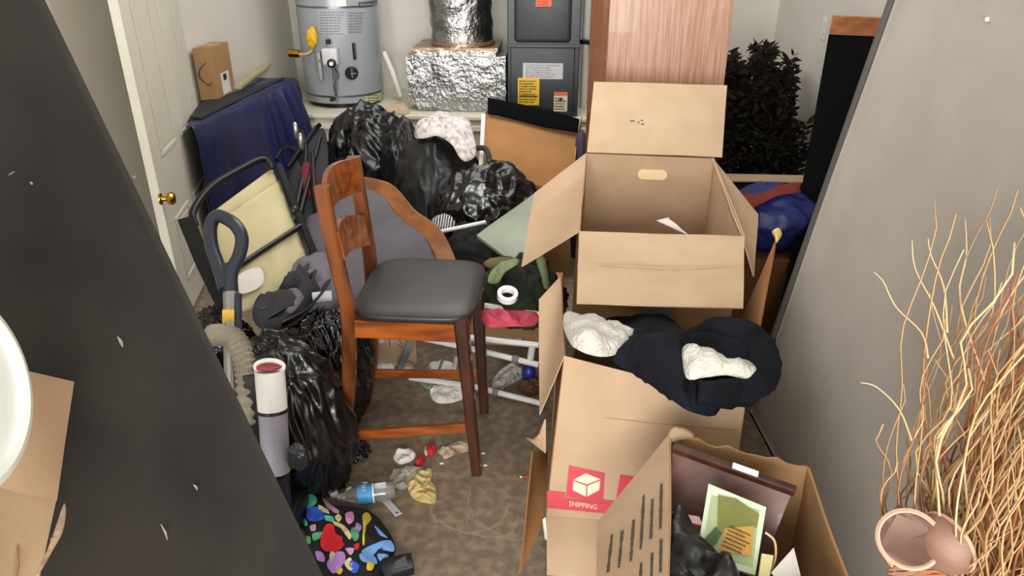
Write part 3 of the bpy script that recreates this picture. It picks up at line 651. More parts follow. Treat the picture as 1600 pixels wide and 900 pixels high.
# ---- trash bags
def tbag(px, py, d, rx, ry, rz, seed, label, m=M_bag, **k):
    p = at(px, py, d)
    fl = k.pop('floor', 0.0)
    return solo('trash_bag', lump(p, (rx, ry, rz), seed, floor=fl, **k), m, label, 'trash bag', 'all', 'black trash bags')
G_ = 'black trash bags'
def bag(x, y, z, rx, ry, rz, seed, m, label, **k):
    return solo('trash_bag', lump((x, y, z), (rx, ry, rz), seed, floor=0, sub=6, **k), m, label, 'trash bag', 'all', G_)
p = at(577, 240, 4.45); bag(p.x, p.y, .37, .28, .24, .42, 11, M_bag, 'glossy black trash bag below the grey water heater', crease=.075, cs=(6, 6, 3), amp=.14)
p = at(640, 240, 4.3); bag(p.x-.02, p.y-.05, .33, .16, .16, .42, 12, M_bagmatte, 'dull black trash bag wedged between the glossy and the tall one', crease=.06, cs=(6, 6, 3))
p = at(682, 285, 4.05); bag(p.x, p.y+.05, .34, .27, .25, .40, 14, M_bagmatte, 'tall black trash bag holding pale speckled clothes', amp=.08, crease=.04, cs=(5, 5, 2))
p = at(764, 320, 3.72); bag(p.x, p.y, .35, .29, .17, .34, 17, M_bag, 'wrinkled long black trash bag in front of the brown carton', amp=.12, crease=.07, cs=(9, 6, 6), rot=.25)
p = at(462, 610, 2.40); bag(p.x-.06, p.y+.05, p.z*.50, .215, .175, p.z*.90, 23, M_bag, 'big shiny black trash bag beside the vacuum cleaner', amp=.08, crease=.08, cs=(6.5, 6.5, 2.2), taper=.12)
p = at(505, 505, 2.75); bag(p.x, p.y, p.z*.5, .15, .15, p.z*.60, 29, M_bag, 'small black trash bag behind the near back leg of the bar stool', crease=.08, cs=(10, 10, 5))
p = at(350, 500, 2.75); bag(p.x-.04, p.y, p.z*.5, .15, .15, p.z*.55, 31, M_bag, 'black trash bag tucked behind the vacuum cleaner handle', crease=.08, cs=(10, 10, 5))
p = atz(545, 700, .02); solo('bag_scrap', lump((p.x-.02, p.y, .012), (.09, .06, .03), 33, .3, .2, floor=0), M_bag, 'torn flat piece of black plastic on the floor by the near back leg', 'plastic scrap', 'all')
p = at(465, 715, 2.12); solo('bag_reflection', lump((p.x+.0, p.y, p.z), (.03, .015, .045), 35, .2, .12, sub=5), mat('grey_reflection', '#3a3c40', .15, .3, bump=.8, bscale=22, ridged=True), 'grey lump standing for a pale reflection low on the big trash bag', 'reflection', 'all')  # added lump shaped as the pale reflection on the bag
solo('speckled_clothes', inflated([at(648, 214, 3.92), at(652, 194, 3.98), at(668, 192, 4.0), at(682, 177, 4.04), at(708, 184, 4.05), at(732, 190, 4.02), at(741, 215, 3.92), at(744, 241, 3.82), at(730, 252, 3.76), at(718, 246, 3.76), at(706, 226, 3.80), at(684, 212, 3.86), at(664, 216, 3.88)], .05, .010, 8, .05, 9), M_speck, 'pale speckled clothes spilling out of the tall black trash bag', 'clothes', 'all')
solo('beige_rag', inflated([atz(x, y, .603) for x, y in ((600, 176), (608, 168), (620, 163), (633, 168), (640, 176), (622, 179))], .025, .012, 8, .03, 14, 0, facing=(0, 0, 1)), mat('beige_cloth', '#c5ab8e', .9), 'small beige rag on the platform edge below the heater', 'rag', False)
bh = spline([at(742, 232, 3.98), at(757, 232, 3.95), at(764, 245, 3.9), at(760, 262, 3.88), at(748, 268, 3.88)], 6)
solo('black_strap', tube(bh, .015, 8), M_dkcloth, 'black looped bag strap in front of the brown carton edge', 'strap', True)
# ---- brown carton at the back with black cloth
ca = [at(757, 178, 4.2), at(902, 208, 4.15), at(893, 300, 3.85), at(752, 275, 3.9)]
M_carton = cardboard('old_brown_cardboard', '#9c7247', '#8b633b')
cc = thing('brown_carton', V(((ca[0].x+ca[1].x)/2, ca[0].y+.1, 0)), 'large tilted brown carton in front of the furnace with black cloth on top', 'box')
bt = [V((p.x, p.y+.04, 0)) for p in (ca[3], ca[2])]
obj('front_panel', panel(ca[3], ca[2], ca[1], ca[0], .005, 12, 12, .01, .004, 3), M_carton, cc, True)
obj('lower_panel', panel(bt[0], bt[1], ca[2], ca[3], .005, 6, 6), M_card2, cc)
dpv = V((.03, .34, .02))
obj('left_panel', panel(ca[3]+dpv, ca[3], ca[0], ca[0]+dpv, .005, 6, 6), M_card2, cc)
obj('right_panel', panel(ca[2], ca[2]+dpv, ca[1]+dpv, ca[1], .005, 6, 6), M_card2, cc)
obj('white_edge', beam([ca[0]+V((-.005, -.006, .0)), ca[3]+V((-.005, -.006, 0)), V((bt[0].x-.005, bt[0].y-.006, .25))], .022, .006, (1, 0, 0)), M_paper, cc, label='white edge strip')
obj('seam', beam([ca[0].lerp(ca[1], .66)-V((0, .004, .03)), ca[3].lerp(ca[2], .66)-V((0, .004, 0))], .004, .003, (1, 0, 0)), M_carddk, cc)
solo('black_cloth', inflated([at(762, 152, 4.22), at(800, 160, 4.2), at(860, 172, 4.18), at(905, 186, 4.15), at(903, 208, 4.1), at(895, 206, 4.1), at(850, 199, 4.12), at(800, 186, 4.15), at(762, 178, 4.17)], .008, .02, 9, .006, sharp=True), mat('black_velvet', '#040406', .95, spec=.1), 'black cloth folded over the top of the brown carton', 'cloth', 'all')
p = at(903, 228, 4.0); solo('purple_bag', lump((p.x+.02, p.y+.1, p.z*.5), (.05, .1, p.z*.58), 41, .1, .05, floor=0, sub=4), mat('slate_purple_cloth', '#3a3946', .8), 'narrow slate purple bag between brown carton and open moving box', 'bag', 'all')
# ---- upholstered headboard with wooden arch
hb = thing('upholstered_headboard', at(590, 400, 3.0)*1, 'grey upholstered headboard with a curved orange wooden edge behind the bar stool', 'headboard'); hb.location.z = 0; base[hb.name] = V(hb.location)
def hp(x, y): return at(x, y, 3.45-(y-290)*.0034)
arcp = spline([hp(560, 288), hp(588, 293), hp(610, 303), hp(640, 338), hp(672, 362), hp(690, 390), hp(712, 450)], 7)
obj('wooden_edge', beam(arcp, .05, .075, ray(640, 340)), M_oldwood, hb, True)
obj('grey_padding', inflated([hp(478, 350), hp(500, 330), hp(545, 300), hp(575, 294), hp(600, 305), hp(632, 345), hp(665, 370), hp(682, 398), hp(698, 450), hp(600, 470), hp(490, 450)], .02, .025, 4, .012, 8), M_upgrey, hb, 'all')
# ---- odds and ends behind the stool seat
solo('box_lid', panel(at(745, 370, 3.22), at(800, 412, 3.05), at(850, 400, 3.05), at(836, 305, 3.4), .018, 10, 10, .012, .006, 5), M_plasticgreen, 'flat grey-green plastic box lid leaning beside the open moving box', 'lid', True)  # lid of a plastic box, standing on edge
solo('white_rod', tube([at(678, 364, 3.3), at(758, 347, 3.45)], .009, 8), M_white, 'thin white rod lying in the heap behind the bar stool seat', 'rod', True)
solo('striped_knit', inflated([at(672, 352, 3.4), at(685, 338, 3.42), at(702, 336, 3.42), at(712, 350, 3.4), at(700, 362, 3.36), at(680, 364, 3.36)], .02, .01, 4, .012), M_stripe, 'small grey striped knit poking out under the black trash bag', 'clothes', 'all')
p = at(760, 400, 3.2); solo('dark_heap_cloth', lump((p.x-.06, p.y+.30, .2), (.22, .17, .29), 44, .2, .1, floor=0), mat('black_jersey', '#131418', .95, 0, '#1b1c22', 8), 'black jersey heap between headboard and plastic box lid', 'clothes', 'all')
p = at(815, 440, 2.95); solo('dark_green_jacket', lump((p.x, p.y+.10, .37), (.17, .13, .16), 47, .2, .14, floor=.272), M_camo, 'dark green jacket heap above the white tape roll', 'clothes', 'all')
solo('sage_sleeve', inflated([at(762, 440, 2.9), at(772, 418, 2.95), at(800, 405, 3.0), at(812, 410, 2.98), at(790, 425, 2.9), at(778, 442, 2.85)], .008, .008, 5, .022, 14), M_sage, 'sage green sleeve lying over the dark green jacket', 'clothes', 'all')
solo('olive_sleeve', inflated([at(755, 412, 3.0), at(775, 402, 3.05), at(810, 404, 3.03), at(800, 416, 2.98), at(770, 420, 2.97)], .008, .008, 6, .022, 14), mat('olive_brown_cloth', '#6a6034', .9, 0, '#4e4a26', 9), 'olive brown sleeve at the corner of the stool seat', 'clothes', 'all')
solo('pale_green_strap', inflated([at(838, 405, 2.9), at(850, 400, 2.9), at(856, 425, 2.85), at(858, 448, 2.82), at(850, 450, 2.82), at(845, 430, 2.85)], .02, .012, 6), M_sage, 'pale sage strap hanging beside the open moving box flap', 'strap', 'all')
tr = at(793, 461, 2.72)
solo('tape_roll', lathe([(.024, -.012), (.038, -.012), (.038, .012), (.024, .012)], tr, (.1, -.35, 1), 28, True), M_white, 'white tape roll ring below the dark green jacket', 'tape roll', True)
# ---- box with pink wrap and cartons behind the stool legs
bA = thing('carton_small', atz(600, 575, 0)+V((0, .1, 0)), 'small brown carton with dark scribbled marks behind the stool legs', 'box')
a = atz(556, 578, 0); b = atz(652, 570, 0); hh = .24
ex = (b-a).normalized(); ey = V((-ex.y, ex.x, 0))
obj('carton', xf(box((0, 0, 0), ((b-a).length, .25, hh), .003), a, ex, ey, Z_), M_card, bA)
pz_ = a+ex*.185+Z_*.15-ey*.0005
obj('scribble', J(*[tube([pz_+ex*x1_+Z_*z1_, pz_+ex*x2_+Z_*z2_], .0022, 4) for x1_, z1_, x2_, z2_ in ((-.03, .05, -.03, -.05), (-.03, .05, -.01, .05), (-.03, .0, -.012, .0), (.005, .05, .005, .0), (.005, .05, .025, .045), (.025, .045, .02, .02), (.005, .0, .024, -.04), (.005, -.04, .024, -.055))]), M_print, bA)
obj('red_spot', xf(lathe([(0, 0), (.02, 0), (.02, .0015), (0, .0015)], (0, 0, 0), n=18), pz_+ex*.07+Z_*.05, ex, Z_, -ey), M_red, bA)
bB = thing('pink_wrapped_carton', atz(800, 560, 0)+V((0, .15, 0)), 'brown carton topped with pink wrapping behind the white tube rack', 'box')
a = atz(652, 572, 0)+V((.02, .22, 0)); b = a+V((.60, -.03, 0))
ex = (b-a).normalized(); ey = V((-ex.y, ex.x, 0))
obj('carton', xf(box((0, 0, 0), ((b-a).length, .26, .27), .003), a, ex, ey, Z_), M_card2, bB)
obj('pink_wrap', inflated([at(752, 486, 2.68), at(790, 484, 2.7), at(838, 489, 2.7), at(836, 508, 2.64), at(800, 510, 2.62), at(768, 512, 2.6), at(755, 505, 2.62)], .004, .008, 5, .024, 13), M_pink, bB, 'all')
# ---- white tube rack
rk = thing('tube_rack', atz(740, 610, 0), 'folded white metal tube rack lying behind the bar stool legs', 'rack')
def rp(x, y, z): return atz(x, y, z)
A1 = [rp(596, 534, .20), rp(594, 522, .22), rp(604, 517, .23), rp(640, 524, .225), rp(710, 539, .22), rp(780, 555, .21), rp(842, 570, .20)]
obj('tube', tube(spline(A1, 5), .0125, 10), M_tube, rk, True)
obj('tube', tube([rp(640, 515, .27), rp(720, 526, .27), rp(842, 539, .27)], .0125, 10), M_tube, rk, True)
obj('tube', tube([rp(735, 474, .37), rp(790, 482, .36), rp(850, 492, .35)], .0125, 10), M_tube, rk, True)
obj('tube', tube([rp(640, 590, .03), rp(740, 604, .03), rp(850, 631, .025)], .0125, 10), M_tube, rk, True)
obj('tube', tube([rp(714, 558, .12), rp(706, 590, .04)], .01, 8), M_tube, rk, True)
obj('tube', tube([rp(832, 540, .25), rp(828, 566, .2)], .014, 8), M_tube, rk, True)
obj('flat_bar', beam([rp(648, 517, .24), rp(638, 545, .14), rp(624, 580, .02)], .028, .008, (1, 0, 0)), M_greyclip, rk)
obj('flat_bar', beam([rp(703, 522, .26), rp(696, 550, .12), rp(686, 578, .02)], .010, .006, (1, 0, 0)), M_greyclip, rk)
for (x, y, z) in ((808, 485, .36), (812, 533, .27), (806, 561, .21), (775, 612, .03)):
    q = rp(x, y, z); obj('clip', tube([q-V((.012, -.003, 0)), q+V((.012, -.003, 0))], .017, 10), M_greyclip, rk, True)
# ---- papers and scraps behind
def crumple(name, pts, th, seed, m, label, cat, z=.003, wr=.012, ws=30, res=.010):
    return solo(name, inflated([atz(x, y, z) for x, y in pts], th*.55, res, seed, wr, ws, .0, facing=(0, 0, 1)), m, label, cat, False)
crumple('paper_wad', [(672, 612), (690, 602), (715, 604), (728, 612), (722, 624), (700, 630), (680, 628)], .03, 1, M_paper, 'white paper wad on the floor under the far stool rail', 'paper')
crumple('speckled_paper', [(768, 605), (775, 585), (800, 568), (816, 575), (815, 590), (795, 602), (778, 612)], .05, 2, M_speck, 'speckled pale paper lying under the white tube rack', 'paper')
crumple('paper_wad', [(560, 572), (590, 562), (612, 566), (616, 576), (590, 580), (566, 580)], .03, 3, M_paper, 'white paper scrap by the far back leg of the stool', 'paper')
crumple('paper_wad', [(622, 572), (640, 568), (648, 576), (640, 582), (626, 580)], .03, 4, mat('pinkish_paper', '#c9a79a', .9), 'pinkish paper scrap behind the far stool rail', 'paper')
crumple('paper_wad', [(670, 570), (690, 566), (705, 568), (712, 575), (695, 578), (675, 577)], .03, 5, M_paper, 'white paper scrap under the middle of the far stool rail', 'paper')
crumple('brown_paper', [(808, 605), (830, 590), (845, 592), (845, 612), (825, 618)], .03, 6, mat('brown_paper', '#6f5132', .9, 0, '#54391f', 8), 'crumpled brown paper beside the middle box flap', 'paper')
p = atz(826, 585, .03); solo('plastic_puck', lump((p.x, p.y, .04), (.03, .03, .04), 3, .05, .02, sub=3, floor=0), mat('blue_plastic', '#1f2f86', .4), 'round blue plastic cap under the white tube rack', 'cap', 'all')
crumple('green_scrap', [(655, 596), (680, 590), (698, 594), (690, 606), (668, 608)], .012, 7, M_plasticgreen, 'grey-green plastic scrap beside the white paper wad', 'scrap')
# ================================================================== BAR STOOL
yn, yf = 2.09, 2.47
st = thing('bar_stool', (-.5, 2.28, 0), 'cherry wood bar stool with black padded seat on the bare floor', 'bar stool')
def stp(x, y, Y): return aty(x, y, Y)
def upost(pts, Y, m, w, h, name, zend=0.0):
    P = [stp(x, y, Y) for x, y in pts]; P[-1] = V((P[-1].x, Y, zend)); P = spline(P, 6)
    return obj(name, beam(P, w, h, (0, 1, 0), .006), m, st, True)
upost([(503, 291), (517, 370), (536, 450), (545, 500), (545, 600), (539, 660), (528, 727)], yn, M_cherry, .034, .046, 'back_leg')
upost([(552, 245), (566, 330), (579, 412), (581, 510), (579, 580), (571, 641)], yf, M_cherry, .034, .046, 'back_leg')
def taper(a, b, m, side=(0, 1, 0)):
    P = [a.lerp(b, k/8) for k in range(9)]; W = [.046-.012*k/8 for k in range(9)]
    return obj('front_leg', beam(P, W, W, side, .006), m, st, True)
taper(stp(720, 495, yn+.005), V((stp(745, 735, yn-.02).x, yn-.02, 0)), M_dkwood)
taper(stp(746, 452, yf), V((stp(757, 651, yf-.03).x, yf-.03, 0)), M_dkwood)
za = .60
def hbar(a, b, w, h, m, name): return obj(name, beam([a, a.lerp(b, .5), b], w, h, (b-a).cross(Z_), .004), m, st, True)
xb = stp(546, 500, yn).x; xf_ = stp(722, 510, yn).x
hbar(V((xb, yn, .565)), V((xf_, yn, .56)), .024, .065, M_cherryh, 'seat_rail')
hbar(V((xb+.0, yf, .565)), V((xf_, yf, .56)), .024, .065, M_cherryh, 'seat_rail')
hbar(V((xf_, yn, .56)), V((xf_, yf, .56)), .024, .065, M_dkwood, 'seat_rail')
hbar(V((xb, yn, .565)), V((xb, yf, .565)), .024, .065, M_cherryh, 'seat_rail')
a = stp(548, 680, yn); b = stp(728, 667, yn); hbar(a, b, .022, .036, M_cherryh, 'side_stretcher')
a = stp(577, 583, yf); b = stp(752, 585, yf); hbar(a, b, .022, .034, M_cherryh, 'side_stretcher')
obj('broken_tenon', lump(stp(552, 679, yn-.012), (.012, .008, .016), 2, .3, .3, sub=2), mat('raw_wood', '#c9ad84', .8), st, label='pale splintered stretcher end')
# back slats
def slat(n0, n1, f0, f1, bow, name):
    vs = []; fs = []; nu = 18; nv = 5
    a0, a1 = stp(*n0, yn), stp(*n1, yn); b0, b1 = stp(*f0, yf), stp(*f1, yf)
    for j in range(nv+1):
        for i in range(nu+1):
            u = i/nu; v = j/nv; p = a0.lerp(a1, v).lerp(b0.lerp(b1, v), u); s = math.sin(math.pi*u)
            p = p + V((-bow*s, 0, .018*s*(1-2*v*.5))); vs.append(p)
    K = len(vs); vs += [p+V((.016, 0, 0)) for p in vs]; W = nu+1
    for j in range(nv):
        for i in range(nu): q = (j*W+i, j*W+i+1, (j+1)*W+i+1, (j+1)*W+i); fs.append(q); fs.append(tuple(k+K for k in q[::-1]))
    ring = list(range(W)) + [j*W+nu for j in range(1, nv+1)] + [nv*W+i for i in range(nu-1, -1, -1)] + [j*W for j in range(nv-1, 0, -1)]
    for k in range(len(ring)): p, q = ring[k], ring[(k+1) % len(ring)]; fs.append((p, p+K, q+K, q))
    return obj(name, (vs, fs), M_cherryh, st, True)
slat((502, 292), (511, 331), (552, 247), (562, 298), .03, 'back_slat')
slat((521, 362), (532, 406), (567, 336), (576, 381), .028, 'back_slat')
# seat cushion
def cushion(x0, x1, y0, y1, z0, z1):
    bm = bmesh.new(); bmesh.ops.create_cube(bm, size=1)
    bmesh.ops.subdivide_edges(bm, edges=bm.edges[:], cuts=15, use_grid_fill=True)
    for v in bm.verts:
        x, y, z = v.co*2
        m = 5.0; k = (abs(x)**m+abs(y)**m)**(1/m); mx = max(abs(x), abs(y), 1e-6); s = 1 if k < 1e-6 else mx/k
        xx, yy = x*s, y*s; r = max(abs(x), abs(y)); zz = z
        e = max(0, (r-.82)/.18)
        inset = 1-.03*(abs(z))**3
        zz = z*(1-.45*e*e) + (.35*(1-r*r) if z > 0 else 0)*abs(z)
        wx = 1+.05*(1-(yy+1)/2)
        v.co = V(((x0+x1)/2+xx*inset*(x1-x0)/2, (y0+y1)/2+yy*inset*(y1-y0)/2, (z0+z1)/2+zz*(z1-z0)/2))
    return from_bm(bm)
obj('seat_cushion', cushion(stp(541, 488, yn-.02).x, stp(742, 498, yn-.02).x, yn-.03, yf+.055, .592, .64), M_leather, st, 'all')
# ================================================================== VACUUM
vc = thing('upright_vacuum', (-.86, 1.78, 0), 'upright vacuum cleaner with a dark loop handle and ribbed beige hose', 'vacuum cleaner')
hd = spline([at(352, 452, 2.30), at(341, 415, 2.33), at(331, 385, 2.35), at(329, 355, 2.37), at(337, 338, 2.38), at(350, 340, 2.37), at(368, 352, 2.35), at(378, 372, 2.34), at(374, 398, 2.33), at(362, 425, 2.31), at(361, 455, 2.30)], 6)
obj('loop_handle', tube(hd, .021, 12), M_vac, vc, True)
obj('handle_neck', tube([at(357, 415, 2.33), at(359, 440, 2.31), at(361, 462, 2.30)], [.024, .024, .023], 12), M_vac, vc, True)
obj('wand', tube([at(361, 458, 2.30), at(362, 490, 2.28), at(362, 530, 2.25), at(364, 620, 2.2)], .024, 14), M_steel, vc, True)
obj('wand_dark_strip', tube([at(372, 460, 2.29), at(372, 500, 2.26), at(373, 530, 2.24)], .012, 8), M_vac, vc, True)  # dark strip along the right of the wand
q = at(357, 494, 2.25); obj('yellow_sticker', xf(box((-.018, -.022, 0), (.018, .02, .002)), q, _Rr, _U, -_F), M_yellow, vc)
hs = spline([at(330, 524, 2.2), at(352, 524, 2.18), at(370, 534, 2.16), at(381, 562, 2.14), at(386, 600, 2.14), at(388, 660, 2.16)], 8)
obj('hose', tube(hs, .030, 14, rib=.13), M_hose, vc)
obj('body', beam([at(404, 578, 2.15), at(407, 670, 2.2), V((-.92, 1.86, .08))], .06, .10, _Rr), M_black, vc, True)
def vcyl(y0, y1, rx, d0, d1, xa, xb2): return tube([at(xa, y0, d0), at((xa+xb2)/2, (y0+y1)/2, (d0+d1)/2), at(xb2, y1, d1)], rx, 24)
obj('upper_housing', vcyl(578, 640, .042, 2.12, 2.14, 421, 426), M_white, vc, True)
obj('red_rim', tube([at(421+22*math.cos(a), 573+10*math.sin(a), 2.115) for a in [2*math.pi*k/28 for k in range(28)]], .007, 8, True), M_white, vc, True)
obj('red_inlet', lathe([(0, 0), (.036, 0), (.036, .004), (0, .006)], at(421, 574, 2.11), at(421, 578, 2.12)-at(426, 640, 2.14), 24), M_vacred, vc, True)
obj('dust_bin', vcyl(640, 735, .041, 2.14, 2.19, 426, 432), M_bin, vc, True)
obj('bin_seam', vcyl(638, 643, .044, 2.14, 2.142, 426, 426.4), M_black, vc, True)
obj('floor_head', box((-1.05, 1.66, 0), (-.80, 1.86, .09), .02, 3), M_black, vc, True)
obj('lower_body', tube([at(430, 735, 2.19), V((-.86, 1.74, .07))], .04, 16), M_black, vc, True)
# ================================================================== BOX SPRING (left)
p0 = atz(558, 1010, 0); pt = aty(70, 0, p0.y); ld = (pt-p0).normalized(); hgt = 1.95
bs = thing('box_spring', (p0.x, p0.y-.9, 0), 'large box spring with black dust cover facing out, standing on the left', 'box spring')
nrm = V((ld.z, 0, -ld.x)).normalized()   # points right and up
L_ = 2.1; tkn = .2
def bsp(s, h, o): return p0 + V((0, -s, 0)) + ld*h + nrm*o
obj('frame_body', hexa([bsp(0, .008, -.012), bsp(L_, .008, -.012), bsp(L_, .1, -tkn), bsp(0, .1, -tkn)], [bsp(0, hgt, -.012), bsp(L_, hgt, -.012), bsp(L_, hgt, -tkn), bsp(0, hgt, -tkn)], .02, 3), mat('black_side_fabric', '#1b1918', .9), bs, True)
def cover():
    vs = []; fs = []; nu = 70; nv = 70
    for j in range(nv+1):
        for i in range(nu+1):
            s = L_*i/nu; h = .008+(hgt-.008)*j/nv; e = min(i, nu-i, j, nv-j)
            q = bsp(s, h, 0); k = .006*noise.noise(V((s*2.2, h*1.4, 3)))+.004*noise.noise(V((s*6, h*2+s*3, 8)))
            vs.append(q + nrm*(k*min(1, e/3)-.004*(1-min(1, e/2))))
    W = nu+1
    for j in range(nv):
        for i in range(nu): fs.append((j*W+i, j*W+i+1, (j+1)*W+i+1, (j+1)*W+i))
    return vs, fs
cvo = obj('dust_cover', cover(), M_box_spring, bs, 'all'); md = cvo.modifiers.new('thick', 'SOLIDIFY'); md.thickness = .008; md.offset = 0
for k, (x, y, dx, dy, r) in enumerate(((183, 535, 4, 8, .0032), (301, 762, 3, 4, .0025), (252, 832, 5, 12, .002), (42, 288, 3, 4, .003), (205, 278, 1.5, 2, .0025), (12, 272, 10, -6, .0014))):
    a = atn(x-dx, y-dy, p0, nrm); b = atn(x+dx, y+dy, p0, nrm)
    obj('lint', tube([a+nrm*.006, a.lerp(b, .5)+nrm*.008, b+nrm*.006], [r*.4, r, r*.4], 5), M_scuff, bs)
# ================================================================== GREY MATTRESS (right)
q0 = V((.768, 2.53, 0)); q1 = V((.963, 2.45, 1.55)); gd = (q1-q0).normalized()
gm = thing('grey_mattress', (1.0, 1.4, 0), 'large grey fabric mattress standing on its side along the right', 'mattress')
gl_ = V((.09, -1, 0)).normalized(); gn = gd.cross(gl_).normalized()
if gn.x > 0: gn = -gn
def gp(s, h, o): return q0 + gl_*s + gd*h + gn*o
LG, HG, TG = 2.05, 1.95, .22
def gbody():
    bm = bmesh.new(); bmesh.ops.create_cube(bm, size=1); bmesh.ops.subdivide_edges(bm, edges=bm.edges[:], cuts=40, use_grid_fill=True)
    for v in bm.verts:
        s = (v.co.x+.5)*LG; h = (v.co.y+.5)*HG; o = -(v.co.z+.5)*TG
        e = max(abs(v.co.x*2), abs(v.co.y*2)); f = max(0, (e-.97)/.03)
        if v.co.z < -.49: o -= .012*f*f
        o += (.006*noise.noise(V((s*1.5, h*1.5, 2))) if v.co.z < -.45 else 0)
        v.co = gp(s, max(h, 0), o)
        if v.co.z < .001: v.co.z = .001
    return from_bm(bm)
obj('fabric_body', gbody(), M_grey, gm, 'all')
obj('piping', tube([gp(0, h/20*HG, -.006) for h in range(0, 21)], .013, 8), M_greytrim, gm, True, label='dark grey piping on the far edge')
obj('piping', tube([gp(k/20*LG, HG, -.006) for k in range(0, 21)], .012, 8), M_greytrim, gm, True)
b_ = atn(1546, 31, q0, gn); obj('tuft', lump(b_+gn*.006, (.006, .006, .006), 1, .1, .1, sub=2), M_paper, gm, True)
# ================================================================== MOVING BOXES
# --- upper open box (A)
A_ = [at(905, 362, 2.58), at(1163, 370, 2.58), at(1116, 248, 3.12), at(916, 240, 3.12)]   # rim: front-left, front-right, back-right, back-left
ba = thing('open_moving_box', ((A_[0].x+A_[1].x)/2, A_[0].y+.33, 0), 'tall open cardboard moving box with four spread flaps in front of the cabinet', 'box')
def dn_(p, dx=0, dy=0): return V((p.x+dx, p.y+dy, .004))
Lw = dn_(A_[0], .005), dn_(A_[1], -.02), dn_(A_[2], -.0, -.0), dn_(A_[3], .0)
obj('front_wall', panel(Lw[0], Lw[1], A_[1], A_[0], .005, 14, 14, 0, .005, 1), M_card2, ba, True)
obj('back_wall', panel(Lw[3], Lw[2], A_[2], A_[3], .005, 14, 14, 0, .005, 2), M_card, ba, True)
obj('left_wall', panel(Lw[3], Lw[0], A_[0], A_[3], .005, 14, 14, .02, .004, 3), M_card2, ba, True)
obj('right_wall', panel(Lw[2], Lw[1], A_[1], A_[2], .005, 14, 14, .0, .004, 4), M_card, ba, True)
obj('bottom', panel(Lw[0], Lw[1], Lw[2], Lw[3], .005, 2, 2), M_card2, ba)
obj('front_flap', panel(A_[0], A_[1], at(1161, 482, 2.30), at(901, 474, 2.30), .005, 18, 14, .012, .006, 5, 5), M_cardpale, ba, True)
bfl = [at(1130, 246, 3.10), at(1136, 134, 3.26), at(928, 128, 3.26), at(919, 236, 3.10)]
obj('back_flap', panel(at(917, 238, 3.12), at(1128, 246, 3.12), bfl[1], bfl[2], .005, 18, 14, .012, .006, 6, 5), M_cardpale, ba, True)
obj('left_flap', panel(A_[3], A_[0], at(815, 416, 2.62), at(835, 302, 3.0), .005, 14, 14, .01, .004, 7), M_card, ba, True)
obj('right_flap', panel(at(1161, 372, 2.585), at(1113, 247, 3.11), at(1184, 335, 2.95), at(1178, 432, 2.60), .005, 14, 14, .02, .004, 8), M_card, ba, True)
c = at(1018, 272, 3.03)
def slot(o, w, h, n, r, u):
    pts = []
    for k in range(24):
        a = 2*math.pi*k/24; x = math.copysign(min(abs(math.cos(a))*h/2+0, h/2), math.cos(a)); pts.append(V(o)+r*(x+math.copysign(w/2-h/2, math.cos(a)))+u*(math.sin(a)*h/2))
    return pts
bwn = (A_[2]-A_[3]).cross(Z_).normalized(); c = atn(1019, 272, A_[3], bwn)
if bwn.y > 0: bwn = -bwn
sp = slot(c+bwn*.009, .125, .045, bwn, (A_[2]-A_[3]).normalized(), Z_)
obj('handle_slot', (sp+[p-bwn*.004 for p in sp], [tuple(range(24)), tuple(range(47, 23, -1))]+[(k, (k+1) % 24, 24+(k+1) % 24, 24+k) for k in range(24)]), mat('slot_bright_board', '#e3c69c', .8), ba, label='pale oval hand hole')
q = aty(1027, 497, A_[0].y-.012); obj('duct_tape', xf(box((-.05, -.09, 0), (.05, .06, .002), .0), q, (1, .02, 0), Z_, (0, -1, 0)), M_tapegrey, ba, label='grey duct tape strip')
obj('flap_crease', tube([at(902, 413, 2.452), at(960, 414, 2.45), at(1050, 419, 2.45), at(1160, 416, 2.455)], .0018, 5), M_cardpale, ba)
mk = at(995, 190, 3.18); obj('small_marks', J(*[quadp(atn(x, y, bfl[2], (bfl[1]-bfl[2]).cross(bfl[3]-bfl[2]).normalized())-ray(995, 190)*.004, _Rr, _U, w, .004) for x, y, w in ((988, 189, .02), (998, 191, .01), (1004, 194, .012), (1003, 188, .01))]), M_print, ba)
# paper in the open box
solo('cream_paper', panel(at(1026, 345, 2.95), at(1085, 372, 2.7), at(1060, 368, 2.85), at(1045, 340, 2.98), .004, 6, 6, .02), M_paper, 'folded cream paper piece inside the tall open moving box', 'paper', True)
# --- middle box (B)
B_ = dict(fl=at(882, 556, 2.12), fr=at(1164, 628, 2.06), bl=at(876, 432, 2.58), br=at(1168, 500, 2.46))
bl0 = at(854, 806, 2.10); br0 = V((bl0.x+.50, bl0.y-.01, bl0.z)); 
bb = thing('shipping_box', (.25, 1.95, bl0.z), 'middle brown box with a red SHIPPING band, fleece blanket on top', 'box')
zb0 = bl0.z
fn = (br0-bl0).cross(B_['fl']-bl0).normalized()
B_['fr'] = atn(1164, 628, bl0, fn)
kb = dict(bl=V((bl0.x+.02, B_['bl'].y, zb0)), br=V((br0.x, B_['br'].y+.0, zb0)))
fn = (br0-bl0).cross(B_['fl']-bl0).normalized()
if fn.y > 0: fn = -fn
obj('front_wall', panel(bl0, br0, B_['fr'], B_['fl'], .005, 24, 20, 0, .002, 11, 4), M_card, bb, True)
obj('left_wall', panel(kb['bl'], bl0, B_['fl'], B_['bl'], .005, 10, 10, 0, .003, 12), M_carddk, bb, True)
obj('right_wall', panel(br0, kb['br'], B_['br'], B_['fr'], .005, 10, 10, 0, .003, 13), M_card2, bb, True)
obj('bottom', panel(bl0, br0, kb['br'], kb['bl'], .005, 2, 2), M_card2, bb)
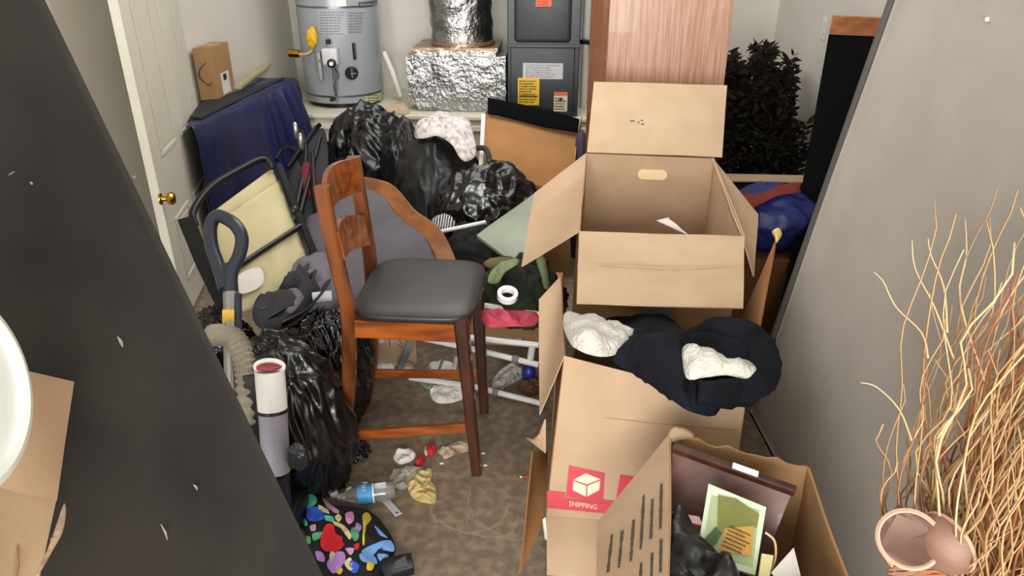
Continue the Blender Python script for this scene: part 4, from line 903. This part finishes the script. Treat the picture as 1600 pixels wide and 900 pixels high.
obj('left_flap', panel(B_['bl'], B_['fl']+V((0, -.003, 0)), at(843, 648, 2.16), at(842, 468, 2.48), .005, 12, 12, .015, .005, 14), M_card, bb, True)
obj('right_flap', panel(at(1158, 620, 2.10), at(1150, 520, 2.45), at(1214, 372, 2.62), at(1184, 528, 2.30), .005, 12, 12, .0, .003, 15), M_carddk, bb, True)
obj('torn_corner', panel(at(838, 690, 2.1), at(852, 655, 2.12), at(852, 708, 2.08), at(822, 684, 2.06), .004, 3, 3), M_card, bb)
u_ = (B_['fl']-bl0); r_ = (br0-bl0).normalized()
def fpt(x, y, o=.0055):
    return atn(x, y, bl0, fn)+fn*o
def fpoly(pts, o=.0055, t=.001):
    P = [fpt(x, y, o) for x, y in pts]; K = len(P)
    return P+[p-fn*t for p in P], [tuple(range(K)), tuple(range(2*K-1, K-1, -1))]+[(k, (k+1) % K, K+(k+1) % K, K+k) for k in range(K)]
obj('red_band', fpoly([(855, 766), (883, 769), (883, 778), (942, 785), (942, 780), (962, 783), (972, 775), (950, 802), (855, 793)]), M_red, bb, label='red printed SHIPPING band')
obj('red_square', fpoly([(889, 727), (945, 739), (942, 786), (884, 776)]), M_red, bb, label='red printed square with box icon')
obj('red_square', fpoly([(969, 741), (995, 745), (968, 778), (962, 782)]), M_red, bb, label='red printed square partly hidden')
wm = mat('pale_print', '#ecd3b8', .7)
obj('box_icon', J(fpoly([(896, 749), (915, 739), (938, 748), (917, 756)], .0068), fpoly([(896, 751), (916, 758), (915, 775), (895, 765)], .0068), fpoly([(918, 758), (938, 750), (936, 765), (917, 775)], .0068)), wm, bb)
tx = (fpt(936, 793)-fpt(884, 786)).normalized(); 
obj('lettering', text('SHIPPING', fpt(911, 789, .0065), tx, fn.cross(tx), .019, .001), wm, bb, label='pale SHIPPING lettering')
obj('front_crease', tube([fpt(945, 652, .003), fpt(1010, 660, .003), fpt(1150, 672, .003)], .0012, 4), M_card2, bb)
# gold tassel on the right flap tip
solo('gold_ribbon', inflated([at(1206, 362, 2.58), at(1216, 356, 2.58), at(1222, 366, 2.57), at(1213, 380, 2.57), at(1210, 370, 2.57)], .004, .005, 3, .008), mat('gold_ribbon', '#c8b06a', .4, .3), 'small gold ribbon on the tip of the raised box flap', 'ribbon', 'all')
# --- box under B
bd = thing('lower_box', (.12, 1.9, 0), 'plain brown box underneath the SHIPPING box', 'box')
zt_ = zb0-.004; yfD = bl0.y+.005
obj('carton', hexa([(bl0.x+.005, yfD+.01, .002), (.265, yfD+.01, .002), (.42, 2.3, .002), (bl0.x+.02, 2.32, .002)], [(bl0.x, yfD, zt_), (.275, yfD, zt_), (.44, 2.3, zt_), (bl0.x+.01, 2.32, zt_)], .002), M_card, bd)
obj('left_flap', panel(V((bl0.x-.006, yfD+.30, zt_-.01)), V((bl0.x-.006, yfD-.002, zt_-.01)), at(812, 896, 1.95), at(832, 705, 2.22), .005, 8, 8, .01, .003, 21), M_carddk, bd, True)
p = atz(885, 896, .06); solo('grey_tub', lathe([(.0, 0), (.05, 0), (.055, .05), (.06, .06), (.05, .06), (0, .055)], at(888, 935, 1.72)-V((0, 0, .05)), n=24), M_greylabel, 'small grey plastic tub at the foot of the lower box', 'tub', True)
solo('white_strip', panel(at(848, 812, 2.03), at(853, 808, 2.03), at(856, 845, 1.98), at(851, 842, 1.98), .002, 3, 5, .004), M_paper, 'small torn white paper strip at the lower left of the SHIPPING box', 'paper')
# --- blanket
bk = thing('fleece_blanket', (.3, 2.0, .5), 'black fleece blanket with white sherpa lining bundled on the SHIPPING box', 'blanket')
def soft(pts, th, seed, m, name, wr=.006, e=None, ws=16, label=None):
    obj(name, inflated([at(*p) for p in pts], th, .016, seed, wr, ws, .4, e), m, bk, 'all', label)
soft([(958, 512, 2.42), (1000, 502, 2.44), (1045, 505, 2.42), (1075, 530, 2.32), (1125, 545, 2.25), (1125, 640, 2.02), (1085, 645, 2.0), (1050, 625, 2.02), (1000, 590, 2.08), (955, 562, 2.12), (960, 540, 2.25)], .07, 1, M_blackfur, 'fleece_fold', .008)
soft([(878, 494, 2.36), (905, 505, 2.35), (950, 515, 2.33), (995, 528, 2.28), (985, 540, 2.2), (955, 556, 2.1), (920, 552, 2.08), (890, 535, 2.14)], .045, 2, M_sherpa, 'sherpa_lining', .014, ws=30)
soft([(935, 510, 2.42), (960, 503, 2.46), (1010, 505, 2.46), (1020, 520, 2.38), (990, 530, 2.34), (955, 520, 2.36)], .03, 7, M_blackfur, 'fleece_fold', .006)
soft([(1070, 528, 2.2), (1110, 516, 2.22), (1165, 522, 2.19), (1190, 560, 2.1), (1180, 585, 2.06), (1130, 600, 2.04), (1075, 580, 2.1)], .02, 11, M_blackfur, 'fleece_fold', .004)
loop = spline([at(1078, 533, 2.22), at(1110, 520, 2.22), at(1150, 522, 2.2), at(1182, 540, 2.15), at(1192, 572, 2.08), at(1180, 602, 2.02), at(1140, 616, 1.99), at(1090, 612, 1.99)], 8)
rad = [.020+.026*math.sin(math.pi*(.12+.8*k/(len(loop)-1))) for k in range(len(loop))]
g = tube(loop, rad, 20); g = ([v + (v-loop[min(i//20, len(loop)-1)]).normalized()*(.010*(rdg(v*14, 2)-.5)) if i < len(loop)*20 else v for i, v in enumerate(g[0])], g[1])
obj('fleece_roll', g, M_blackfur, bk, 'all')
soft([(1066, 545, 2.08), (1085, 540, 2.09), (1110, 548, 2.07), (1135, 560, 2.05), (1165, 562, 2.04), (1182, 575, 2.02), (1182, 588, 2.0), (1165, 593, 1.99), (1135, 586, 2.0), (1100, 590, 2.0), (1072, 590, 2.01)], .035, 4, M_sherpa, 'sherpa_lining', .014, ws=30)
soft([(990, 540, 2.14), (1030, 525, 2.18), (1062, 530, 2.16), (1070, 560, 2.08), (1070, 610, 1.97), (1085, 642, 1.93), (1060, 630, 1.94), (1020, 598, 2.0), (985, 568, 2.07)], .05, 5, M_blackfur, 'fleece_fold', .006)
# --- front right box (C)
Cb = [at(1047, 678, 1.90), at(1262, 730, 1.80), at(1335, 930, 1.42), at(1045, 925, 1.42)]
bc_ = thing('open_front_box', (.47, 1.35, 0), 'open brown box at the front filled with a frame, card and black bag', 'box')
lo = [V((.32, 1.52, .003)), V((.62, 1.46, .003)), V((.60, .98, .003)), V((.26, .98, .003))]
obj('back_wall', panel(lo[0], lo[1], Cb[1], Cb[0], .006, 14, 12, 0, .004, 31, ragged=.012), M_card2, bc_, True)
obj('right_wall', panel(lo[1], lo[2], Cb[2], Cb[1], .006, 12, 12, 0, .004, 32), M_card2, bc_, True)
obj('left_wall', panel(lo[3], lo[0], Cb[0], Cb[3], .006, 10, 10, 0, .003, 33), M_card2, bc_, True)
obj('front_wall', panel(lo[2], lo[3], Cb[3], Cb[2], .006, 6, 6, 0, .003, 34), M_card2, bc_, True)
obj('bottom', panel(*lo, .005, 2, 2), M_card2, bc_)
lf = [Cb[3], Cb[0], at(933, 818, 1.74), None]; lf[3] = atn(933, 960, lf[0], (lf[1]-lf[0]).cross(lf[2]-lf[0]).normalized())
lfo = obj('left_flap', panel(lf[0], lf[1], lf[2], lf[3], .005, 14, 14, .0, .002, 35), M_card, bc_, True)
ln = (lf[1]-lf[0]).cross(lf[3]-lf[0]).normalized()
if ln.dot(EYE-lf[0]) < 0: ln = -ln
rv = (lf[1]-lf[0]).normalized(); uv = ln.cross(rv).normalized(); cen = (lf[0]+lf[1]+lf[2]+lf[3])/4 + ln*.0045
pr_ = []
for k, (x, y, w) in enumerate(((1034, 790, .16), (1020, 800, .18), (1005, 815, .18), (990, 835, .17), (972, 850, .15), (955, 862, .13), (1034, 868, .1), (1020, 880, .09), (1003, 890, .06))):
    pr_.append(lines(atn(x, y, lf[0], ln)+ln*.0045, rv, uv, w, .010, 1, k, .8))
obj('printed_text', J(*pr_), M_print, lfo)
obj('corner_crumple', inflated([at(1043, 690, 1.885), at(1050, 668, 1.91), at(1075, 672, 1.9), (at(1085, 684, 1.89)), at(1062, 688, 1.88)], .004, .01, 3, .008), M_card, bc_, 'all')
# contents
wf = thing('picture_frame', at(1150, 760, 1.75)-V((0, 0, .15)), 'brown wooden frame standing inside the open front box', 'frame')
w0, w1 = at(1052, 695, 1.835), at(1240, 762, 1.69); w2, w3 = at(1207, 815, 1.65), at(1050, 800, 1.73)
obj('frame_board', panel(w3-V((0, 0, .12)), w2-V((0, 0, .12)), w1, w0, .012, 6, 6), M_frame, wf)
obj('frame_rail', beam([w0+V((0, -.012, 0)), w1+V((0, -.012, 0))], .024, .02, (0, 1, 0)), M_dkwood, wf)
q = w0.lerp(w1, .60)+V((0, -.018, .012)); obj('white_tag', xf(box((-.03, -.008, 0), (.03, .012, .004), .001), q, (w1-w0).normalized(), Z_, -(w1-w0).cross(Z_).normalized()*-1), M_white, wf, label='white price tag')
gc = thing('green_card', at(1150, 830, 1.60)-V((0, 0, .12)), 'mint and olive green printed card standing in the open front box', 'card')
g0, g1, g3 = at(1107, 757, 1.68), at(1197, 794, 1.62), at(1088, 872, 1.57); g2 = atn(1180, 900, g0, (g1-g0).cross(g3-g0).normalized())
obj('card', panel(g3, g2, g1, g0, .008, 4, 4), M_mint, gc)
gnn = (g1-g0).cross(g3-g0).normalized()
if gnn.dot(EYE-g0) < 0: gnn = -gnn
def gpoly(pts, o, m, nm, label=None):
    P = [atn(x, y, g0, gnn)+gnn*o for x, y in pts]; K = len(P)
    obj(nm, (P+[p-gnn*.001 for p in P], [tuple(range(K)), tuple(range(2*K-1, K-1, -1))]+[(k, (k+1) % K, K+(k+1) % K, K+k) for k in range(K)]), m, gc, label=label)
gpoly([(1112, 776), (1186, 800), (1176, 888), (1096, 864)], .0055, mat('sage_print', '#93a175', .7, 0, '#a9b48c', 12), 'printed_field')
gpoly([(1122, 776), (1150, 782), (1186, 806), (1182, 826), (1142, 830), (1120, 838)], .007, M_olive, 'printed_picture')
gpoly([(1132, 828), (1178, 824), (1172, 872), (1124, 862)], .008, M_gold, 'printed_text_box')
gr = (g1-g0).normalized(); gu = gnn.cross(gr)
obj('card_print', lines(atn(1152, 848, g0, gnn)+gnn*.0095, gr, gu, .052, .055, 6, 5, .4), M_print, gc)
gpoly([(1096, 850), (1118, 826), (1128, 836), (1120, 850), (1098, 868)], .0085, mat('green_ribbon_print', '#3d5a32', .6), 'printed_ribbon')
soft_bag = inflated([at(1046, 812, 1.66), at(1070, 805, 1.66), at(1090, 830, 1.62), at(1120, 862, 1.55), at(1150, 885, 1.5), at(1150, 930, 1.44), at(1046, 930, 1.44)], .03, .010, 6, .035, 13)
solo('black_carrier_bag', soft_bag, M_bagmatte, 'crumpled black plastic bag inside the open front box', 'bag', 'all')
solo('pink_leaflet', panel(at(1047, 800, 1.70), at(1100, 818, 1.66), at(1098, 838, 1.63), at(1060, 826, 1.65), .004, 5, 5, .004), M_pink, 'pink leaflet beside the green card in the front box', 'leaflet')
solo('pale_leaflet', panel(at(1050, 800, 1.685), at(1092, 808, 1.66), at(1100, 822, 1.64), at(1056, 812, 1.665), .003, 4, 4, .003), mat('pale_pink_paper', '#d9b3b0', .8), 'pale pink paper lying on the pink leaflet', 'paper')
solo('white_card', panel(at(1205, 895, 1.50), at(1240, 856, 1.55), at(1252, 905, 1.5), at(1235, 930, 1.46), .003, 4, 4), M_paper, 'white paper corner on the right inside the front box', 'paper')
solo('yellow_card', panel(at(1190, 866, 1.54), at(1208, 869, 1.54), at(1200, 912, 1.49), at(1184, 908, 1.49), .006, 3, 3), mat('pale_yellow_card', '#d8d49a', .7), 'pale yellow card edge right of the green card', 'card')
solo('twine_loop', tube(spline([at(1196, 832, 1.58), at(1210, 845, 1.57), at(1212, 870, 1.55), at(1206, 890, 1.53)], 6), .0025, 6), M_willow, 'thin tan twine loop beside the green card', 'twine', True)
# ================================================================== WILLOW ARRANGEMENT
wc = V((.775, .93, 0))
wl = thing('dried_willow_arrangement', wc, 'dried curly willow branches with a brown pod in front of the grey mattress', 'dried plant')
obj('vase', lathe([(0, 0), (.09, 0), (.11, .2), (.085, .5), (.06, .62), (.065, .65), (.055, .65), (.05, .6), (0, .58)], wc, n=32), mat('brown_vase', '#5b3c2c', .4), wl, True)
rnd = random.Random(12)
def willow(i):
    a = rnd.uniform(0, 2*math.pi); rr = rnd.random()**.5
    b = wc+V((math.cos(a)*.05*rr, math.sin(a)*.05*rr, .58)); L__ = rnd.uniform(.42, .84)*(1 if rr > .3 else .85)
    sp_ = .235*rr*rnd.uniform(.5, 1.15); e = b+V((math.cos(a)*sp_, math.sin(a)*sp_*.8, L__)); n_ = 22; P = []
    ph = rnd.uniform(0, 6.28); f = rnd.uniform(1.2, 3.3); am = rnd.uniform(.006, .020)
    for k in range(n_+1):
        t_ = k/n_; q = b.lerp(e, t_); q.x += am*min(1, t_*4)*math.sin(ph+t_*f*6.28+.8*math.sin(t_*9+ph)); q.y += am*min(1, t_*4)*math.cos(ph*1.7+t_*f*6.28)
        bl = .07*math.sin(math.pi*min(1, t_*1.05))*rr; q.x += math.cos(a)*bl; q.y += math.sin(a)*bl
        lim = .768+.09*(2.53-q.y)+.126*q.z-.02
        q.x = min(q.x, lim - rnd.uniform(0, .004)); P.append(q)
    r0 = rnd.uniform(.0020, .0042)
    return tube(P, [r0*(1-.65*k/n_) for k in range(n_+1)], 3)
for i in range(285):
    obj('branch', willow(i), rnd.choice((M_willow, M_willow, M_willow, M_willow3, M_willow2)), wl, 'all')
obj('fine_twigs', J(*[willow(i) for i in range(160)]), M_willow3, wl, 'all', stuff=True)
for q in (((1450, 560, 1.15), (1440, 520, 1.17), (1400, 480, 1.2), (1380, 440, 1.2), (1365, 425, 1.2)), ((1490, 560, 1.15), (1460, 480, 1.17), (1430, 420, 1.2), (1425, 375, 1.2)), ((1540, 600, 1.12), (1500, 470, 1.15), (1510, 400, 1.18), (1508, 340, 1.2)), ((1425, 690, 1.14), (1405, 640, 1.16), (1370, 605, 1.18), (1345, 598, 1.18)), ((1480, 520, 1.16), (1475, 450, 1.18), (1455, 400, 1.2), (1450, 372, 1.2))):
    P = spline([at(*p) for p in q], 4); obj('branch', tube(P, [.002*(1-.6*k/(len(P)-1)) for k in range(len(P))], 4), M_willow, wl, 'all')
def cup(o, ax, R_, m, mi, mr, nm):
    pr2 = [(.0, -R_*.9), (R_*.5, -R_*.82), (R_*.9, -R_*.45), (R_, 0), (R_*.93, .004), (R_*.85, 0), (R_*.74, -R_*.4), (R_*.4, -R_*.68), (0, -R_*.74)]
    c_ = obj(nm, lathe(pr2[:5], o, ax, 32), m, wl, True); obj('pod_hollow', lathe(pr2[4:], o, ax, 32), mi, c_, True)
    obj('pod_rim', lathe([(R_*.86, -.002), (R_*1.0, -.002), (R_*1.02, .003), (R_*.93, .007), (R_*.85, .003)], o, ax, 32, True), mr, c_, True)
cp = at(1420, 842, 1.12)
cup(cp, V((-.35, -.75, .45)), .045, M_pod, M_podin, M_podrim, 'pod')
cup(at(1480, 848, 1.12), V((.75, .35, .15)), .047, M_pod, M_podin, M_podrim, 'pod')
for i in range(14):
    a = at(1385+rnd.uniform(0, 40), 885+rnd.uniform(0, 20), 1.12); b = at(1480+rnd.uniform(0, 40), 875+rnd.uniform(0, 30), 1.12)
    obj('branch', tube(spline([a, a.lerp(b, .5)+V((0, 0, rnd.uniform(-.01, .01))), b], 4), .0022, 4), rnd.choice((M_willow2, M_pod)), wl, 'all')
# ================================================================== FRONT LEFT: carton and round lid
k0, k1 = at(-30, 757, .96), at(86, 783, 1.06)
f0, f1 = at(-60, 1010, .85), at(38, 1010, .92)
fc = thing('cardboard_sheet', (f0+f1)/2, 'folded brown cardboard sheet at the front left leaning on the box spring', 'cardboard')
obj('upper_flap', panel(k0, k1, at(113, 597, 1.17), at(-30, 565, .99), .005, 14, 12, .008, .004, 41), M_card, fc, True)
obj('lower_flap', panel(f0, f1, k1, k0, .005, 12, 12, -.01, .003, 42), M_card, fc, True)
obj('fold_line', tube([at(19, 772, 1.025), at(30, 880, .965), at(18, 940, .935)], .0012, 4), M_carddk, fc)
solo('torn_tape', inflated([at(100, 788, 1.045), at(103, 800, 1.04), at(98, 830, 1.0), at(82, 860, .97), at(62, 895, .93), at(56, 898, .93), at(74, 860, .97), at(88, 822, 1.01)], .006, .006, 4, .004), M_cardpale, 'torn strip of tape hanging off the folded cardboard sheet', 'tape', 'all')
ldn = V((.96, .12, .24)).normalized(); lc = at(-92, 607, .82)
Rr_ = .130
solo('plastic_disc', lathe([(0, .0), (Rr_*.86, .0), (Rr_*.88, .008), (Rr_*.93, .010), (Rr_, .006), (Rr_*1.01, -.012), (Rr_*.97, -.014), (Rr_*.95, -.004), (0, -.005)], lc, ldn, 64), mat('white_lid_plastic', '#e3e7e2', .3), 'white round plastic lid at the far left edge leaning on the cardboard sheet', 'lid', True)
# ================================================================== FLOOR LITTER
bo = thing('water_bottle', atz(570, 768, .03), 'clear empty water bottle with a blue label lying on the floor', 'bottle')
ba_, bb_ = atz(527, 777, .033), atz(617, 766, .033); bd_ = (bb_-ba_); bl_ = bd_.length
obj('bottle_body', lathe([(0, 0), (.011, 0), (.012, .018), (.016, .03), (.030, .065)] + [(.031+.0012*(-1)**k, .075+k*.008) for k in range(int((bl_-.09)/.008))] + [(.03, bl_-.01), (.024, bl_), (0, bl_-.006)], ba_, bd_, 28), M_clear, bo, True)
lbl = obj('blue_label', lathe([(.0325, .068), (.0332, .068), (.0332, .118), (.0325, .118)], ba_, bd_, 28, True), M_lblue, bo, True)
rr2 = V((0, 0, 1)).cross(bd_.normalized()); c_ = ba_+bd_.normalized()*.093+Z_*.0336-V((0, .006, 0))
obj('lettering', text('Pure', c_+Z_*.0015, rr2*-1, bd_.normalized()*1, .026, .0012), M_white, lbl)
obj('label_edge', lathe([(.0326, .117), (.0336, .117), (.0336, .121), (.0326, .121)], ba_, bd_, 28, True), M_white, lbl, True)
solo('bottle_cap', lathe([(0, 0), (.014, 0), (.015, .012), (.012, .014), (0, .014)], atz(522, 774, 0.0)+V((0, 0, .0)), (0, 0, 1), 18), M_white, 'small white bottle cap left of the water bottle', 'cap', True)
sa, sb = atz(598, 776, .005), atz(623, 805, .005); sd = (sb-sa).normalized(); ss = sd.cross(Z_)
sp2 = obj_s = solo('plastic_scraper', xf(box((0, -.013, -.002), ((sb-sa).length, .013, .002), .0018), sa, sd, ss, Z_), M_greylabel, 'flat pale grey plastic scraper in front of the water bottle', 'scraper')
obj('hang_hole', lathe([(0, 0), (.004, 0), (.004, .0008), (0, .0008)], sb-sd*.012+Z_*.0022, (0, 0, 1), 14), M_print, sp2)
crumple('paper_towel', [(637, 762), (640, 742), (660, 735), (674, 733), (674, 752), (681, 762), (680, 785), (662, 785), (645, 778)], .02, 11, M_towel, 'yellow stained paper towel crumpled on the floor', 'paper towel', wr=.014, ws=26, res=.008)
crumple('plastic_film', [(608, 745), (620, 733), (645, 730), (662, 732), (645, 745), (636, 762), (618, 762)], .012, 12, M_film, 'cloudy plastic film under the yellow paper towel', 'plastic film')
crumple('paper_ball', [(614, 714), (628, 702), (644, 703), (650, 712), (640, 722), (624, 725)], .025, 13, M_paper, 'white crumpled paper ball left of the red wrappers', 'paper')
crumple('red_wrapper', [(664, 704), (668, 697), (678, 696), (682, 703), (676, 711), (668, 710)], .02, 14, mat('red_foil', '#b81f2b', .3), 'red wrapper with white edge nearest the front stool leg', 'wrapper', res=.006)
crumple('red_wrapper', [(648, 722), (655, 714), (663, 714), (664, 722), (656, 728), (649, 728)], .018, 15, mat('dark_red_foil', '#a01c28', .3), 'smaller red wrapper beside the white paper ball', 'wrapper', res=.006)
crumple('twisted_paper', [(685, 704), (705, 694), (728, 685), (734, 690), (734, 704), (715, 709), (695, 717), (690, 712)], .016, 16, mat('grubby_paper', '#b9a88a', .9, 0, '#7d6449', 14, 5, (.45, .65)), 'grubby twisted paper wrapper behind the near front stool leg', 'wrapper', wr=.012)
crumple('white_scrap', [(662, 708), (664, 700), (669, 702), (667, 712)], .004, 18, M_paper, 'tiny white scrap at the edge of the red wrapper', 'scrap', res=.006)
crumple('white_scrap', [(538, 770), (548, 762), (551, 765), (545, 774)], .004, 19, M_paper, 'thin white scrap between bottle cap and blue label', 'scrap', res=.006)
solo('red_lighter', tube([atz(817, 746, .006), atz(834, 744, .006)], .006, 8), mat('red_orange_plastic', '#a5321c', .4), 'small red lighter on the floor by the boxes', 'lighter', True)
solo('white_bit', lump(atz(814, 745, .004), (.005, .005, .004), 3, .2, .1, sub=2, floor=0), M_paper, 'tiny white bit beside the red lighter', 'scrap', True)
for k, (x, y) in enumerate(((690, 724), (755, 708), (758, 727), (655, 694))):
    solo('paper_bit', lump(atz(x, y, .002), (.008, .005, .003), k, .3, .2, sub=2, floor=0), (M_paper, M_paper, M_paper, M_red)[k], ('flat white paper bit in front of the twisted wrapper', 'white paper bit right of the near front stool leg', 'white paper bit at the foot of the near front stool leg', 'tiny red bit above the red wrappers')[k], 'scrap', True)
# colourful cloth
cl = thing('patterned_cloth', atz(560, 850, 0), 'black cloth with bright multicoloured hearts and shapes heaped at the front', 'cloth')
og = inflated([atz(x, y, .01) for x, y in ((466, 775), (490, 772), (515, 790), (545, 795), (580, 800), (608, 832), (618, 860), (600, 885), (590, 940), (500, 950), (480, 850))], .07, .012, 3, .012, 16, 0, facing=Z_)
base_cl = obj('black_cloth', og, mat('black_printed_cloth', '#0e0d10', .85), cl, 'all')
from mathutils.bvhtree import BVHTree
bvh = BVHTree.FromPolygons([tuple(v) for v in og[0]], [f for f in og[1]])
def patch(pts, m, nm, off=.003):
    P = []
    S = spline([V((x, y, 0)) for x, y in pts], 5, True)
    cx_ = sum(p.x for p in S)/len(S); cy_ = sum(p.y for p in S)/len(S)
    rings = []
    for f in (1, .66, .33):
        row = []
        for p in S:
            d = ray(cx_+(p.x-cx_)*f, cy_+(p.y-cy_)*f); h = bvh.ray_cast(EYE, d); 
            if h[0] is None: h = (atz(cx_+(p.x-cx_)*f, cy_+(p.y-cy_)*f, .006), Z_)
            n_ = h[1] if h[1].z > 0 else -h[1]
            row.append(h[0]+n_*off)
        rings.append(row)
    n_ = len(S); vs = [q for r_2 in rings for q in r_2]; fs = []
    for a in range(2):
        for k in range(n_): l = (k+1) % n_; fs.append((a*n_+k, a*n_+l, (a+1)*n_+l, (a+1)*n_+k))
    fs.append(tuple(range(2*n_, 3*n_)))
    obj(nm, (vs, fs), m, cl, 'all')
pal = {k: mat('print_'+k, v, .85) for k, v in dict(red='#d3202c', blue='#2f5bc9', mint='#5fc4a8', yellow='#d8c23c', pink='#d99ac8', lilac='#b07fd0', sky='#6e9ad6', cream='#d8cf9a', green='#5aa27a').items()}
for nm, k, pts in (('red_heart', 'red', ((505, 830), (512, 819), (522, 822), (526, 834), (536, 842), (532, 856), (515, 862), (502, 850))), ('red_shape', 'red', ((502, 848), (520, 845), (538, 850), (528, 862), (508, 861))),
                   ('blue_shape', 'blue', ((480, 798), (492, 792), (505, 800), (508, 810), (492, 815), (482, 812))), ('mint_shape', 'mint', ((469, 785), (480, 773), (492, 776), (494, 788), (478, 796))),
                   ('cream_stripe', 'cream', ((498, 790), (512, 797), (514, 803), (500, 798))), ('pink_shape', 'pink', ((540, 804), (550, 801), (553, 812), (546, 820), (541, 814))), ('yellow_shape', 'yellow', ((566, 806), (574, 802), (580, 812), (572, 822), (569, 850), (566, 850), (567, 822))),
                   ('yellow_ribbon', 'cream', ((522, 815), (540, 824), (549, 838), (545, 844), (536, 830), (522, 820))), ('sky_shape', 'sky', ((564, 862), (590, 848), (610, 846), (614, 862), (592, 858), (578, 872))), ('blue_patch', 'sky', ((562, 866), (582, 868), (588, 882), (566, 878))),
                   ('lilac_ring', 'lilac', ((512, 880), (525, 864), (538, 864), (538, 880), (524, 896), (516, 892))), ('pink_shape', 'pink', ((540, 858), (553, 858), (548, 868))), ('green_shape', 'green', ((490, 834), (505, 832), (500, 842), (490, 845))), ('cream_stripe', 'cream', ((538, 880), (548, 872), (552, 888), (545, 892))),
                   ('orange_shape', 'yellow', ((574, 878), (584, 880), (580, 892), (573, 890))), ('mint_shape', 'mint', ((474, 806), (482, 818), (478, 822), (472, 812))), ('sky_shape', 'sky', ((585, 822), (600, 836), (605, 842), (592, 836))), ('lilac_shape', 'lilac', ((494, 862), (506, 866), (508, 878), (497, 876))), ('mint_ring', 'green', ((548, 828), (558, 826), (560, 842), (552, 846))), ('white_shape', 'cream', ((528, 804), (534, 810), (530, 816), (524, 811))), ('blue_shape', 'blue', ((548, 876), (560, 884), (556, 896), (546, 892))),
                   ('pink_shape', 'pink', ((486, 822), (494, 820), (494, 829), (487, 830))), ('red_shape', 'red', ((553, 852), (560, 850), (560, 858), (554, 860))), ('green_shape', 'mint', ((508, 806), (520, 808), (522, 816), (510, 814))), ('sky_shape', 'sky', ((590, 866), (606, 868), (602, 880), (592, 876))), ('cream_stripe', 'cream', ((516, 868), (520, 862), (524, 866), (518, 880))),
                   ('yellow_shape', 'yellow', ((528, 884), (536, 890), (532, 898), (526, 894))), ('lilac_shape', 'lilac', ((556, 818), (564, 822), (562, 832), (556, 830))), ('green_shape', 'green', ((480, 838), (486, 840), (486, 850), (481, 848))), ('peach_stripe', 'pink', ((503, 778), (518, 790), (530, 800), (524, 803), (510, 792)))):
    patch(pts, pal[k], nm)
wb = thing('black_case', atz(615, 880, 0), 'small black case with clear window beside the patterned cloth', 'case')
a, b, c, d = atz(587, 874, .03), atz(642, 862, .03), atz(647, 887, .03), atz(600, 900, .03)
obj('case_body', hexa([V((p.x, p.y, .001)) for p in (a, b, c, d)], [a, b, c, d], .004), M_black, wb, True)
m_ = (a+b+c+d)/4
obj('clear_window', panel(m_.lerp(d, .45)+Z_*.002+V((.01, 0, 0)), m_.lerp(c, .7)+Z_*.002, m_.lerp(b, .6)+Z_*.002, m_.lerp(a, .25)+Z_*.002+V((.012, 0, 0)), .002, 3, 3), mat('grey_window', '#55555a', .2), wb)

# things of one kind share a group
for key, grp in (('paper_wad', 'paper wads under the stool rails'), ('red_wrapper', 'red wrappers on the floor'), ('paper_bit', 'tiny bits on the floor'), ('white_scrap', 'white scraps on the floor')):
    for o in C.objects:
        if o.parent is None and o.name.split('.')[0] == key: o['group'] = grp
